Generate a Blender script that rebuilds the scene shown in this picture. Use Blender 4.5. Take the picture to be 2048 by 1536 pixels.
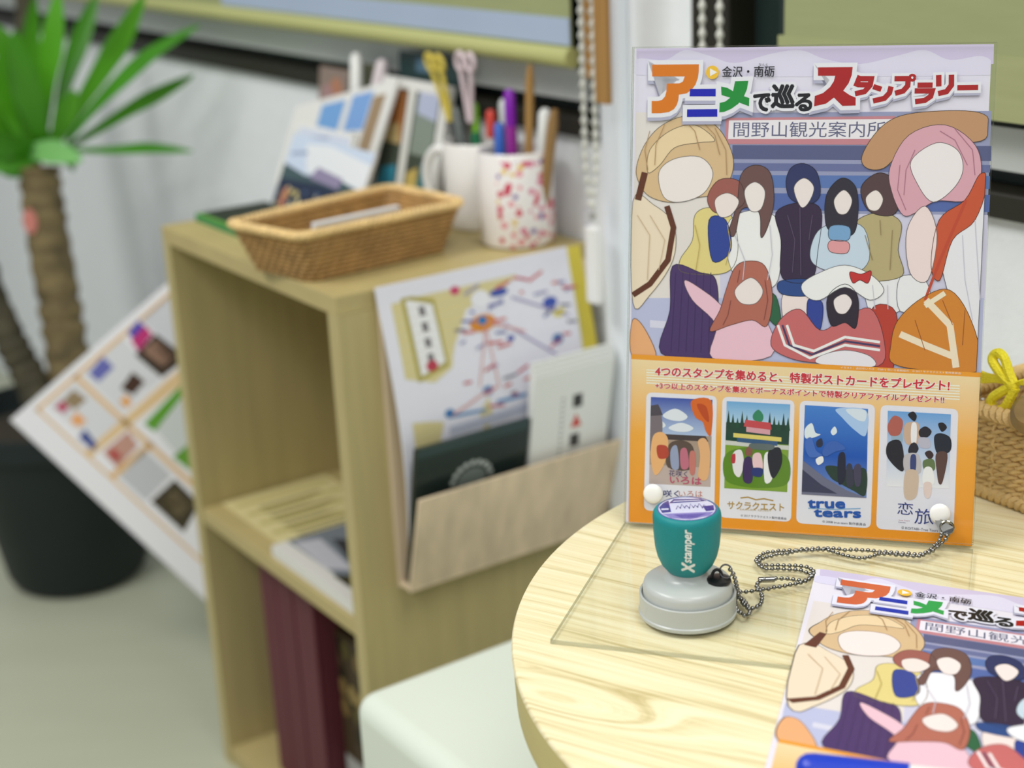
import bpy, math, random
from mathutils import Vector, Matrix, noise as mnoise
random.seed(7)
for o in list(bpy.data.objects): bpy.data.objects.remove(o)
SC=bpy.context.scene; COL=SC.collection
R=math.radians; PI=math.pi
# ------------------------------------------------------------------ camera, world, lights, exposure
cam=bpy.data.cameras.new('camera'); camo=bpy.data.objects.new('camera',cam); COL.objects.link(camo)
cam.sensor_width=36; cam.lens=54.665; cam.clip_start=.02; cam.clip_end=50
rm=Matrix(((0.998866,0.047602,0.0),(-0.015422,0.323605,-0.946066),(-0.045035,0.944994,0.323973)))
camo.matrix_world=Matrix.Translation((0,0,1.07445))@rm.to_4x4()
cam.dof.use_dof=True; cam.dof.focus_distance=.915; cam.dof.aperture_fstop=5.0
SC.camera=camo
wd=bpy.data.worlds.new('room_ambience'); SC.world=wd; wd.use_nodes=True
wd.node_tree.nodes['Background'].inputs[0].default_value=(.93,.97,1.0,1); wd.node_tree.nodes['Background'].inputs[1].default_value=.36
def area(name,loc,size,power,rot=(0,0,0),color=(1,.98,.94)):
    l=bpy.data.lights.new(name,'AREA'); l.shape='RECTANGLE'; l.size=size[0]; l.size_y=size[1]; l.energy=power; l.color=color
    o=bpy.data.objects.new(name,l); COL.objects.link(o); o.location=loc; o.rotation_euler=rot; return o
area('ceiling_light_panel',(-1.35,.75,2.55),(.6,1.4),40)
area('ceiling_light_panel',(.55,.15,2.55),(.6,1.3),20)
area('ceiling_light_panel',(-.5,-1.5,2.55),(1.4,.6),30)
SC.view_settings.view_transform='Standard'; SC.view_settings.look='None'; SC.view_settings.exposure=.0; SC.view_settings.gamma=1; SC.view_settings.use_curve_mapping=False

# ------------------------------------------------------------------ frames of the place
H=.66222                               # table height above the floor
SH=.6926                               # shelf height
SY=.5926
UD=Vector((-math.sin(SY),math.cos(SY),0)); VD=Vector((math.cos(SY),math.sin(SY),0)); S0=Vector((-.15936,1.385,0))
def W(u,v,z): return S0+UD*u+VD*v+Vector((0,0,z))   # u runs along the window wall, v towards it

# ------------------------------------------------------------------ helpers
def lin(c):
    return tuple((x/255/12.92 if x/255<=.04045 else ((x/255+.055)/1.055)**2.4) for x in c)
def mat(name,c,rough=.5,metal=0,spec=.5,var=0,scale=8,stretch=(1,1,1),bump=0,bscale=60,coat=0,rot=(0,0,0)):
    m=bpy.data.materials.new(name); m.use_nodes=True; nt=m.node_tree; b=nt.nodes['Principled BSDF']
    col=lin(c)+(1,)
    b.inputs['Base Color'].default_value=col; b.inputs['Roughness'].default_value=rough; b.inputs['Metallic'].default_value=metal
    b.inputs['Specular IOR Level'].default_value=spec; b.inputs['Coat Weight'].default_value=coat
    tc=nt.nodes.new('ShaderNodeTexCoord'); mp=nt.nodes.new('ShaderNodeMapping'); mp.inputs['Scale'].default_value=stretch; mp.inputs['Rotation'].default_value=rot
    nt.links.new(tc.outputs['Object'],mp.inputs['Vector'])
    n=nt.nodes.new('ShaderNodeTexNoise'); n.inputs['Scale'].default_value=scale; n.inputs['Detail'].default_value=4
    nt.links.new(mp.outputs[0],n.inputs['Vector'])
    if var:
        r=nt.nodes.new('ShaderNodeValToRGB'); r.color_ramp.elements[0].position=.3; r.color_ramp.elements[1].position=.7
        r.color_ramp.elements[0].color=tuple(x*(1-var) for x in col[:3])+(1,); r.color_ramp.elements[1].color=tuple(min(1,x*(1+var)) for x in col[:3])+(1,)
        nt.links.new(n.outputs['Fac'],r.inputs[0]); nt.links.new(r.outputs[0],b.inputs['Base Color'])
    if bump:
        n2=nt.nodes.new('ShaderNodeTexNoise'); n2.inputs['Scale'].default_value=bscale; nt.links.new(mp.outputs[0],n2.inputs['Vector'])
        bp=nt.nodes.new('ShaderNodeBump'); bp.inputs['Strength'].default_value=bump; bp.inputs['Distance'].default_value=.002
        nt.links.new(n2.outputs['Fac'],bp.inputs['Height']); nt.links.new(bp.outputs[0],b.inputs['Normal'])
    return m
class MB:
    def __init__(s): s.v=[]; s.f=[]; s.mi=[]; s.col=[]; s.cm=0; s.cc=None; s.gain=1
    def add(s,vs,fs,col=None):
        k=len(s.v); s.v+= [Vector(q) for q in vs]
        for f in fs:
            s.f.append([k+i for i in f]); s.mi.append(s.cm); s.col.append(col or s.cc)
    def hexa(s,p,mi=None):  # 8 corner points: bottom 4 then top 4, same winding
        s.add(p,[(3,2,1,0),(4,5,6,7),(0,1,5,4),(1,2,6,5),(2,3,7,6),(3,0,4,7)])
    def box(s,a,b):
        (x0,y0,z0),(x1,y1,z1)=a,b
        s.hexa([(x0,y0,z0),(x1,y0,z0),(x1,y1,z0),(x0,y1,z0),(x0,y0,z1),(x1,y0,z1),(x1,y1,z1),(x0,y1,z1)])
    def boxw(s,u0,u1,v0,v1,z0,z1):
        s.hexa([W(u1,v0,z0),W(u0,v0,z0),W(u0,v1,z0),W(u1,v1,z0),W(u1,v0,z1),W(u0,v0,z1),W(u0,v1,z1),W(u1,v1,z1)])
    def tube(s,pts,r,n=8,closed=False,caps=True):
        pts=[Vector(p) for p in pts]; N=len(pts); rs=r if isinstance(r,(list,tuple)) else [r]*N
        T=[]
        for i in range(N):
            a=pts[(i-1)%N] if closed or i>0 else pts[i]; b=pts[(i+1)%N] if closed or i<N-1 else pts[i]
            t=(b-a); T.append(t.normalized() if t.length>1e-9 else Vector((0,0,1)))
        ref=Vector((0,0,1)) if abs(T[0].z)<.9 else Vector((1,0,0))
        x=T[0].cross(ref).normalized(); vs=[]
        for i in range(N):
            x=(x-T[i]*x.dot(T[i])).normalized(); y=T[i].cross(x)
            vs+= [pts[i]+(x*math.cos(2*PI*k/n)+y*math.sin(2*PI*k/n))*rs[i] for k in range(n)]
        fs=[]
        for i in range(N if closed else N-1):
            j=(i+1)%N
            for k in range(n): fs.append((i*n+k,i*n+(k+1)%n,j*n+(k+1)%n,j*n+k))
        if caps and not closed: fs.append(tuple(range(n-1,-1,-1))); fs.append(tuple((N-1)*n+k for k in range(n)))
        s.add(vs,fs)
    def lathe(s,prof,c=(0,0,0),n=40,axis=None,capb=True,capt=True):
        c=Vector(c); ax=(axis or Vector((0,0,1))).normalized()
        x=ax.cross(Vector((0,1,0)) if abs(ax.y)<.9 else Vector((1,0,0))).normalized(); y=ax.cross(x); vs=[]
        for r,z in prof: vs+= [c+ax*z+(x*math.cos(2*PI*k/n)+y*math.sin(2*PI*k/n))*r for k in range(n)]
        fs=[]
        for i in range(len(prof)-1):
            for k in range(n): fs.append((i*n+k,i*n+(k+1)%n,(i+1)*n+(k+1)%n,(i+1)*n+k))
        if capb: fs.append(tuple(range(n-1,-1,-1)))
        if capt: fs.append(tuple((len(prof)-1)*n+k for k in range(n)))
        s.add(vs,fs)
    def ball(s,c,r,nu=8,nv=6,sc=(1,1,1)):
        c=Vector(c); vs=[c+Vector((0,0,-r*sc[2]))]
        for j in range(1,nv):
            a=-PI/2+PI*j/nv
            vs+=[c+Vector((r*sc[0]*math.cos(a)*math.cos(2*PI*k/nu),r*sc[1]*math.cos(a)*math.sin(2*PI*k/nu),r*sc[2]*math.sin(a))) for k in range(nu)]
        vs.append(c+Vector((0,0,r*sc[2]))); fs=[]
        for k in range(nu): fs.append((0,1+(k+1)%nu,1+k)); fs.append((len(vs)-1,1+(nv-2)*nu+k,1+(nv-2)*nu+(k+1)%nu))
        for j in range(nv-2):
            for k in range(nu): fs.append((1+j*nu+k,1+j*nu+(k+1)%nu,1+(j+1)*nu+(k+1)%nu,1+(j+1)*nu+k))
        s.add(vs,fs)
    def build(s,name,m,parent=None,smooth=False,bevel=0,loc=None,angle=40):
        base=LOC[parent.name] if parent else Vector(loc or (0,0,0))
        me=bpy.data.meshes.new(name); me.from_pydata([tuple(v-base) for v in s.v],[],s.f)
        for q in (m if isinstance(m,(list,tuple)) else [m]): me.materials.append(q)
        me.polygons.foreach_set('material_index',s.mi)
        if any(c is not None for c in s.col):
            at=me.color_attributes.new('Col','FLOAT_COLOR','CORNER'); buf=[]
            for f,c in zip(s.f,s.col):
                if c and isinstance(c[0],(tuple,list)): 
                    for q in c: buf+=[min(.9,x*s.gain) for x in lin(q)]+[1]
                else:
                    l=[min(.9,x*s.gain) for x in lin(c or (230,228,236))]+[1]
                    buf+=l*len(f)
            at.data.foreach_set('color',buf)
        o=bpy.data.objects.new(name,me); COL.objects.link(o)
        if parent: o.parent=parent; LOC[o.name]=base
        else: o.location=base; LOC[o.name]=base
        if smooth:
            me.polygons.foreach_set('use_smooth',[True]*len(me.polygons))
            try: me.set_sharp_from_angle(angle=R(angle))
            except Exception: pass
        if bevel:
            b=o.modifiers.new('bevel','BEVEL'); b.width=bevel; b.segments=2; b.limit_method='ANGLE'; b.angle_limit=R(50)
        me.update(); return o
LOC={}
def thing(name,label,cat,loc,group=None):
    o=bpy.data.objects.new(name,None); COL.objects.link(o); o.location=loc; o.empty_display_size=.02
    LOC[o.name]=Vector(loc); return tag(o,label,cat,group)
def tag(o,label,cat,group=None):
    o['label']=label; o['category']=cat
    if group: o['group']=group
    return o
def struct(o): o['kind']='structure'; return o
def crom(p,n=6):
    out=[]; N=len(p)
    for i in range(N):
        a,b,c,d=[Vector(p[(i+k-1)%N]) for k in range(4)]
        for k in range(n):
            t=k/n; out.append(tuple(.5*((2*b)+(c-a)*t+(2*a-5*b+4*c-d)*t*t+(3*b-a-3*c+d)*t**3)))
    return out
def spline(p,n=8):
    p=[Vector(q) for q in p]; out=[]
    for i in range(len(p)-1):
        a=p[max(0,i-1)]; b=p[i]; c=p[i+1]; d=p[min(len(p)-1,i+2)]
        for k in range(n):
            t=k/n; out.append(.5*((2*b)+(c-a)*t+(2*a-5*b+4*c-d)*t*t+(3*b-a-3*c+d)*t**3))
    out.append(p[-1]); return out
def resample(p,step):
    out=[p[0]]; acc=0
    for a,b in zip(p,p[1:]):
        L=(b-a).length; pos=step-acc
        while pos<=L: out.append(a.lerp(b,pos/L)); pos+=step
        acc=(acc+L)%step
    return out
_tx={}
def textmesh(s,off,res=3):
    k=(s,round(off,3))
    if k not in _tx:
        c=bpy.data.curves.new('t','FONT'); c.body=s; c.size=1; c.offset=off; c.resolution_u=res
        o=bpy.data.objects.new('t',c); COL.objects.link(o)
        me=bpy.data.meshes.new_from_object(o.evaluated_get(bpy.context.evaluated_depsgraph_get()))
        vs=[(v.co.x,v.co.y) for v in me.vertices]; fs=[tuple(f.vertices) for f in me.polygons]
        bpy.data.objects.remove(o); bpy.data.curves.remove(c); bpy.data.meshes.remove(me)
        _tx[k]=(vs,fs)
    return _tx[k]
class Print:
    """flat printed shapes on a sheet; f maps (x,y,lift) of the sheet to a point"""
    def __init__(s,f,step=5e-5): s.m=MB(); s.f=f; s.st=step
    def poly(s,l,c,p):
        a=sum(p[i-1][0]*p[i][1]-p[i][0]*p[i-1][1] for i in range(len(p)))
        p=list(p); cols=c
        if a<0: p=p[::-1]; cols=c[::-1] if isinstance(c[0],tuple) else c
        s.m.add([s.f(x,y,l*s.st) for x,y in p],[tuple(range(len(p)))],cols)
    def grid(s,l,c,x0,y0,x1,y1,nx,ny):
        for i in range(nx):
            for j in range(ny):
                a,b=x0+(x1-x0)*i/nx,x0+(x1-x0)*(i+1)/nx; d,e=y0+(y1-y0)*j/ny,y0+(y1-y0)*(j+1)/ny
                s.poly(l,c,[(a,d),(b,d),(b,e),(a,e)])
    def miter(s,p,w,closed):
        n=len(p); out=[]
        for i in range(n):
            a=Vector(p[i-1]) if closed or i>0 else None; q=Vector(p[i]); d=Vector(p[(i+1)%n]) if closed or i<n-1 else None
            t1=(q-a).normalized() if a is not None else None; t2=(d-q).normalized() if d is not None else None
            t1=t1 or t2; t2=t2 or t1
            n1=Vector((-t1.y,t1.x)); n2=Vector((-t2.y,t2.x)); m=(n1+n2)/max(.35,1+n1.dot(n2)); out.append(m*w)
        return out
    def stroke(s,l,c,w,p,closed=False):
        p=[p[0]]+[q for k,q in enumerate(p[1:]) if math.hypot(q[0]-p[k][0],q[1]-p[k][1])>1e-4]
        if closed and math.hypot(p[0][0]-p[-1][0],p[0][1]-p[-1][1])<1e-3: p=p[:-1]
        p=[Vector(q) for q in p]
        if w>5 and not closed: p[0]=p[0]+(p[0]-p[1]).normalized()*1.6; p[-1]=p[-1]+(p[-1]-p[-2]).normalized()*1.6
        m=s.miter(p,w/2,closed); n=len(p)
        for i in range(n if closed else n-1):
            k=(i+1)%n; s.poly(l,c,[tuple(p[i]-m[i]),tuple(p[k]-m[k]),tuple(p[k]+m[k]),tuple(p[i]+m[i])])
    def grow(s,l,c,w,p):
        a=sum(p[i-1][0]*p[i][1]-p[i][0]*p[i-1][1] for i in range(len(p)))
        m=s.miter(p,-w if a>0 else w,True); s.poly(l,c,[tuple(Vector(q)+k) for q,k in zip(p,m)])
    def disc(s,l,c,x,y,r,ry=None,n=14): s.poly(l,c,[(x+r*math.cos(2*PI*k/n),y+(ry or r)*math.sin(2*PI*k/n)) for k in range(n)])
    def rrect(s,l,c,q,r):
        P=[Vector(p) for p in q]; out=[]
        for i in range(4):
            a,b,d=P[i-1],P[i],P[(i+1)%4]; p0=b+(a-b).normalized()*r; p1=b+(d-b).normalized()*r
            for k in range(6): t=k/5; out.append(tuple(p0*(1-t)**2+b*2*t*(1-t)+p1*t*t))
        s.poly(l,c,out)
    def text(s,l,c,st,bl,br,h,off=0,sh=0):
        vs0,_=textmesh(st,0); x0=min(v[0] for v in vs0); x1=max(v[0] for v in vs0); y0=min(v[1] for v in vs0); y1=max(v[1] for v in vs0)
        vs,fs=textmesh(st,0); w=math.hypot(br[0]-bl[0],br[1]-bl[1]); ux,uy=(br[0]-bl[0])/w,(br[1]-bl[1])/w
        kx=w/(x1-x0); ky=h/(y1-y0); n=0 if off<.004 else (6 if off<.06 else 12); o_=off*ky
        for j in range(n+1):
            ox,oy=(0,0) if j==n else (o_*math.cos(2*PI*j/n),o_*math.sin(2*PI*j/n)); out=[]
            for x,y in vs:
                a=(x-x0)*kx+sh*(y-y0)*ky+ox; b=(y-y0)*ky+oy; out.append(s.f(bl[0]+ux*a-uy*b,bl[1]+uy*a+ux*b,l*s.st+j*1.5e-6))
            s.m.add(out,fs,c)
    def run(s,ops,remap=None):
        g=(lambda c:remap.get(c,c)) if remap else (lambda c:c)
        for i,o in enumerate(ops):
            l,k=o[0]+(i%40)*.02,o[1]
            if k=='p': s.poly(l,g(o[2]),o[3])
            elif k=='b':
                p=[(min(208.4,max(-1.6,x)),min(297,max(0,y))) for x,y in crom(o[3],5)]
                s.poly(l,g(o[2]),p)
                if o[4]: s.stroke(l+.5,tuple(int(x*.45) for x in o[2]),.35,p,True)
            elif k=='g': s.poly(l,(o[2][0],o[2][0],o[2][1],o[2][1]),o[3])
            elif k=='s': s.stroke(l,g(o[2]),o[3],o[4])
            elif k=='c': s.grow(l,g(o[2]),o[3],o[4])
            elif k=='r': s.rrect(l,o[2],o[3],o[4])
            elif k=='t':
                if o[9]: s.text(l-.5,o[9],o[3],o[4],o[5],o[6],o[10],o[8])
                s.text(l,g(o[2]),o[3],o[4],o[5],o[6],o[7],o[8])
def printmat(name,rough=.4,spec=.3):
    m=bpy.data.materials.new(name); m.use_nodes=True; nt=m.node_tree; b=nt.nodes['Principled BSDF']
    a=nt.nodes.new('ShaderNodeAttribute'); a.attribute_name='Col'
    n=nt.nodes.new('ShaderNodeTexNoise'); n.inputs['Scale'].default_value=900; n.inputs['Detail'].default_value=1
    mx=nt.nodes.new('ShaderNodeMix'); mx.data_type='RGBA'; mx.blend_type='MULTIPLY'; mx.inputs[0].default_value=.06
    nt.links.new(a.outputs['Color'],mx.inputs[6]); nt.links.new(n.outputs['Fac'],mx.inputs[7]); nt.links.new(mx.outputs[2],b.inputs['Base Color'])
    b.inputs['Roughness'].default_value=rough; b.inputs['Specular IOR Level'].default_value=spec; return m
def clear(name,tint,rough=.02,diff=0,dc=(200,205,200),ior=1.49,k=1.0):
    m=bpy.data.materials.new(name); m.use_nodes=True; nt=m.node_tree; nt.nodes.remove(nt.nodes['Principled BSDF']); out=nt.nodes['Material Output']
    t=nt.nodes.new('ShaderNodeBsdfTransparent'); t.inputs[0].default_value=tuple(tint)+(1,)
    g=nt.nodes.new('ShaderNodeBsdfGlossy'); g.inputs['Roughness'].default_value=rough
    lw=nt.nodes.new('ShaderNodeLayerWeight'); lw.inputs['Blend'].default_value=.5
    pw=nt.nodes.new('ShaderNodeMath'); pw.operation='POWER'; pw.inputs[1].default_value=5; nt.links.new(lw.outputs['Facing'],pw.inputs[0])
    mm=nt.nodes.new('ShaderNodeMath'); mm.operation='MULTIPLY_ADD'; mm.inputs[1].default_value=.9*k; mm.inputs[2].default_value=.025*k; nt.links.new(pw.outputs[0],mm.inputs[0])
    mx=nt.nodes.new('ShaderNodeMixShader'); nt.links.new(mm.outputs[0],mx.inputs[0]); nt.links.new(t.outputs[0],mx.inputs[1]); nt.links.new(g.outputs[0],mx.inputs[2])
    last=mx
    if diff:
        d=nt.nodes.new('ShaderNodeBsdfDiffuse'); d.inputs[0].default_value=lin(dc)+(1,)
        m2=nt.nodes.new('ShaderNodeMixShader'); m2.inputs[0].default_value=diff; nt.links.new(mx.outputs[0],m2.inputs[1]); nt.links.new(d.outputs[0],m2.inputs[2]); last=m2
    nt.links.new(last.outputs[0],out.inputs[0]); return m

# ------------------------------------------------------------------ materials
def tablewood():
    m=mat('pale_maple_laminate',(236,222,176),rough=.38,spec=.35); nt=m.node_tree; b=nt.nodes['Principled BSDF']; N=nt.nodes.new; L=nt.links.new
    tc=N('ShaderNodeTexCoord'); mp=N('ShaderNodeMapping'); mp.inputs['Rotation'].default_value=(0,0,R(33)); L(tc.outputs['Object'],mp.inputs['Vector'])
    sp=N('ShaderNodeSeparateXYZ'); L(mp.outputs[0],sp.inputs[0])
    def ma(op,a,c=None):
        n=N('ShaderNodeMath'); n.operation=op
        for i,q in enumerate((a,c)):
            if q is None: continue
            if isinstance(q,(int,float)): n.inputs[i].default_value=q
            else: L(q,n.inputs[i])
        return n.outputs[0]
    X,Y=sp.outputs[0],sp.outputs[1]
    # the knot near the left rim pushes the grain aside
    kx=-.2595*math.cos(R(33))+.0574*math.sin(R(33)); ky=-.2595*math.sin(R(33))-.0574*math.cos(R(33))
    dx=ma('DIVIDE',ma('SUBTRACT',X,kx),.055); dy=ma('DIVIDE',ma('SUBTRACT',Y,ky),.014)
    d2=ma('ADD',ma('MULTIPLY',dx,dx),ma('MULTIPLY',dy,dy)); ex=ma('POWER',2.718,ma('MULTIPLY',d2,-.6))
    lo=N('ShaderNodeTexNoise'); lo.inputs['Scale'].default_value=5; lo.inputs['Detail'].default_value=1; L(mp.outputs[0],lo.inputs['Vector'])
    fld=ma('ADD',ma('ADD',Y,ma('MULTIPLY',ex,.05)),ma('MULTIPLY',lo.outputs['Fac'],.022))
    cb=N('ShaderNodeCombineXYZ'); L(ma('MULTIPLY',X,.9),cb.inputs[0]); L(ma('MULTIPLY',fld,44),cb.inputs[1])
    n1=N('ShaderNodeTexNoise'); n1.inputs['Scale'].default_value=4.2; n1.inputs['Detail'].default_value=5; n1.inputs['Roughness'].default_value=.62; L(cb.outputs[0],n1.inputs['Vector'])
    cb2=N('ShaderNodeCombineXYZ'); L(ma('MULTIPLY',X,2.5),cb2.inputs[0]); L(ma('MULTIPLY',Y,160),cb2.inputs[1])
    n2=N('ShaderNodeTexNoise'); n2.inputs['Scale'].default_value=3; n2.inputs['Detail'].default_value=3; L(cb2.outputs[0],n2.inputs['Vector'])
    f=ma('ADD',ma('MULTIPLY',n1.outputs['Fac'],.72),ma('MULTIPLY',n2.outputs['Fac'],.28))
    r=N('ShaderNodeValToRGB'); e=r.color_ramp.elements; e[0].position=.36; e[0].color=lin((196,180,130))+(1,); e[1].position=.58; e[1].color=lin((238,230,196))+(1,)
    q=e.new(.46); q.color=lin((231,218,176))+(1,); L(f,r.inputs[0]); L(r.outputs[0],b.inputs['Base Color']); return m
M_table=tablewood()
M_edge=mat('maple_edge_band',(196,182,120),rough=.45,var=.06,scale=6,stretch=(1,1,14))
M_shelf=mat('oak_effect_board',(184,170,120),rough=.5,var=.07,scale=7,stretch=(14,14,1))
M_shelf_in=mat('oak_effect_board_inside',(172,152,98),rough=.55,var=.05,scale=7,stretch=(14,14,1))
M_shelf_h=mat('oak_effect_board_flat',(184,168,116),rough=.5,var=.05,scale=7,stretch=(3,3,14))
M_veneer=mat('pale_balsa_board',(222,202,172),rough=.6,var=.14,scale=4,stretch=(16,16,.7))
M_wall=mat('white_wallpaper',(242,246,250),rough=.8,spec=.2,var=.02,scale=40,bump=.25,bscale=260)
M_floor=mat('grey_green_vinyl_floor',(182,186,164),rough=.42,spec=.35,var=.03,scale=3,stretch=(1,4,1),rot=(0,0,.6))
M_white=mat('white_plastic',(238,238,236),rough=.35,var=.01)
M_duct=mat('white_painted_duct',(236,242,250),rough=.45,var=.01)
M_darkframe=mat('dark_bronze_aluminium',(34,32,22),rough=.5,var=.1)
M_glass=mat('dark_window_glass',(44,58,56),rough=.08,spec=.5,var=.05)
M_sash=mat('grey_aluminium_sash',(214,218,216),rough=.4,metal=.2,var=.03)
M_sashd=mat('teal_grey_sash',(92,108,106),rough=.4,metal=.2,var=.03)
M_blind=mat('olive_blind_fabric',(160,166,122),rough=.8,spec=.2,var=.03,scale=20,stretch=(1,1,8))
M_bar=mat('yellow_olive_blind_bar',(186,188,124),rough=.5,var=.02)
M_hem=mat('olive_blind_hem',(166,171,125),rough=.8,spec=.2,var=.03,scale=20,stretch=(1,1,8))
M_lightband=mat('pale_blue_outside_light',(172,188,214),rough=.7,var=.02)
M_bead=mat('milky_plastic_beads',(212,212,204),rough=.3,var=.01)
M_brownwood=mat('brown_wood',(164,122,66),rough=.55,var=.15,scale=8,stretch=(8,8,1))
M_purplewood=mat('dusky_purple_wood',(120,84,92),rough=.55,var=.1)
M_vinyl=mat('off_white_vinyl',(222,230,218),rough=.42,spec=.4,var=.015,scale=5,bump=.1,bscale=300)
M_pot=mat('black_plastic_pot',(26,36,37),rough=.55,spec=.35,var=.08)
M_soil=mat('dark_soil',(54,48,36),rough=.9,var=.4,scale=60,bump=.8)
M_bark=mat('grey_brown_bark',(112,98,66),rough=.85,var=.45,scale=30,stretch=(1,1,1.6),bump=1,bscale=45)
M_barkd=mat('dark_bark',(66,62,46),rough=.85,var=.4,scale=30,bump=1,bscale=45)
M_leaf=mat('green_leaf',(66,140,20),rough=.38,spec=.5,var=.18,scale=7)
M_leaf2=mat('bright_green_leaf',(92,172,36),rough=.38,spec=.5,var=.15,scale=7)
M_leafp=mat('pale_green_leaf',(124,186,108),rough=.3,var=.05)
M_pink=mat('dull_pink_card',(206,128,118),rough=.6,var=.05)
M_wicker=mat('honey_wicker',(172,134,78),rough=.6,var=.2,scale=60)
M_wickl=mat('pale_wicker_rim',(232,200,140),rough=.55,var=.12,scale=60)
M_rope=mat('straw_rope',(214,182,122),rough=.75,var=.14,scale=70,bump=.5,bscale=500)
M_grey=mat('light_grey_plastic',(184,189,187),rough=.3,spec=.5,var=.008)
M_teal=mat('teal_rubber_grip',(22,134,138),rough=.55,spec=.35,var=.03,scale=200,bump=.08,bscale=900)
M_black=mat('black_plastic',(18,20,22),rough=.35,var=.05)
M_steel=mat('nickel_steel',(142,142,140),rough=.16,metal=1,var=.02)
M_ink=printmat('stamp_print',.15,.6)
M_print=printmat('printed_paper'); M_gloss=printmat('glossy_print',.28,.4)
M_paper=mat('white_paper',(236,236,238),rough=.6,var=.01)
M_maroon=mat('maroon_cloth_cover',(96,40,52),rough=.6,var=.12,scale=5,stretch=(14,14,1))
M_darkgreen=mat('dark_green_card',(28,42,40),rough=.45,var=.05)
M_yellow=mat('yellow_cord',(250,232,46),rough=.6,var=.06,scale=120,bump=.5,bscale=700)
M_bead_wood=mat('brown_wooden_bead',(150,122,76),rough=.4,var=.2,scale=18,stretch=(1,1,6))
M_board=mat('tan_wood_board',(176,148,96),rough=.5,var=.1,scale=9,stretch=(2,2,12))
M_clear=clear('clear_acrylic',(.985,.99,.985),.015,k=.75); M_cedge=clear('acrylic_edge',(.72,.74,.70),.1,diff=.35,dc=(190,190,170))
M_lens=clear('clear_lens',(.95,.95,1),.03)
def P(name,c,rough=.35,**k): return mat(name,c,rough,var=.03,**k)
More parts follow.
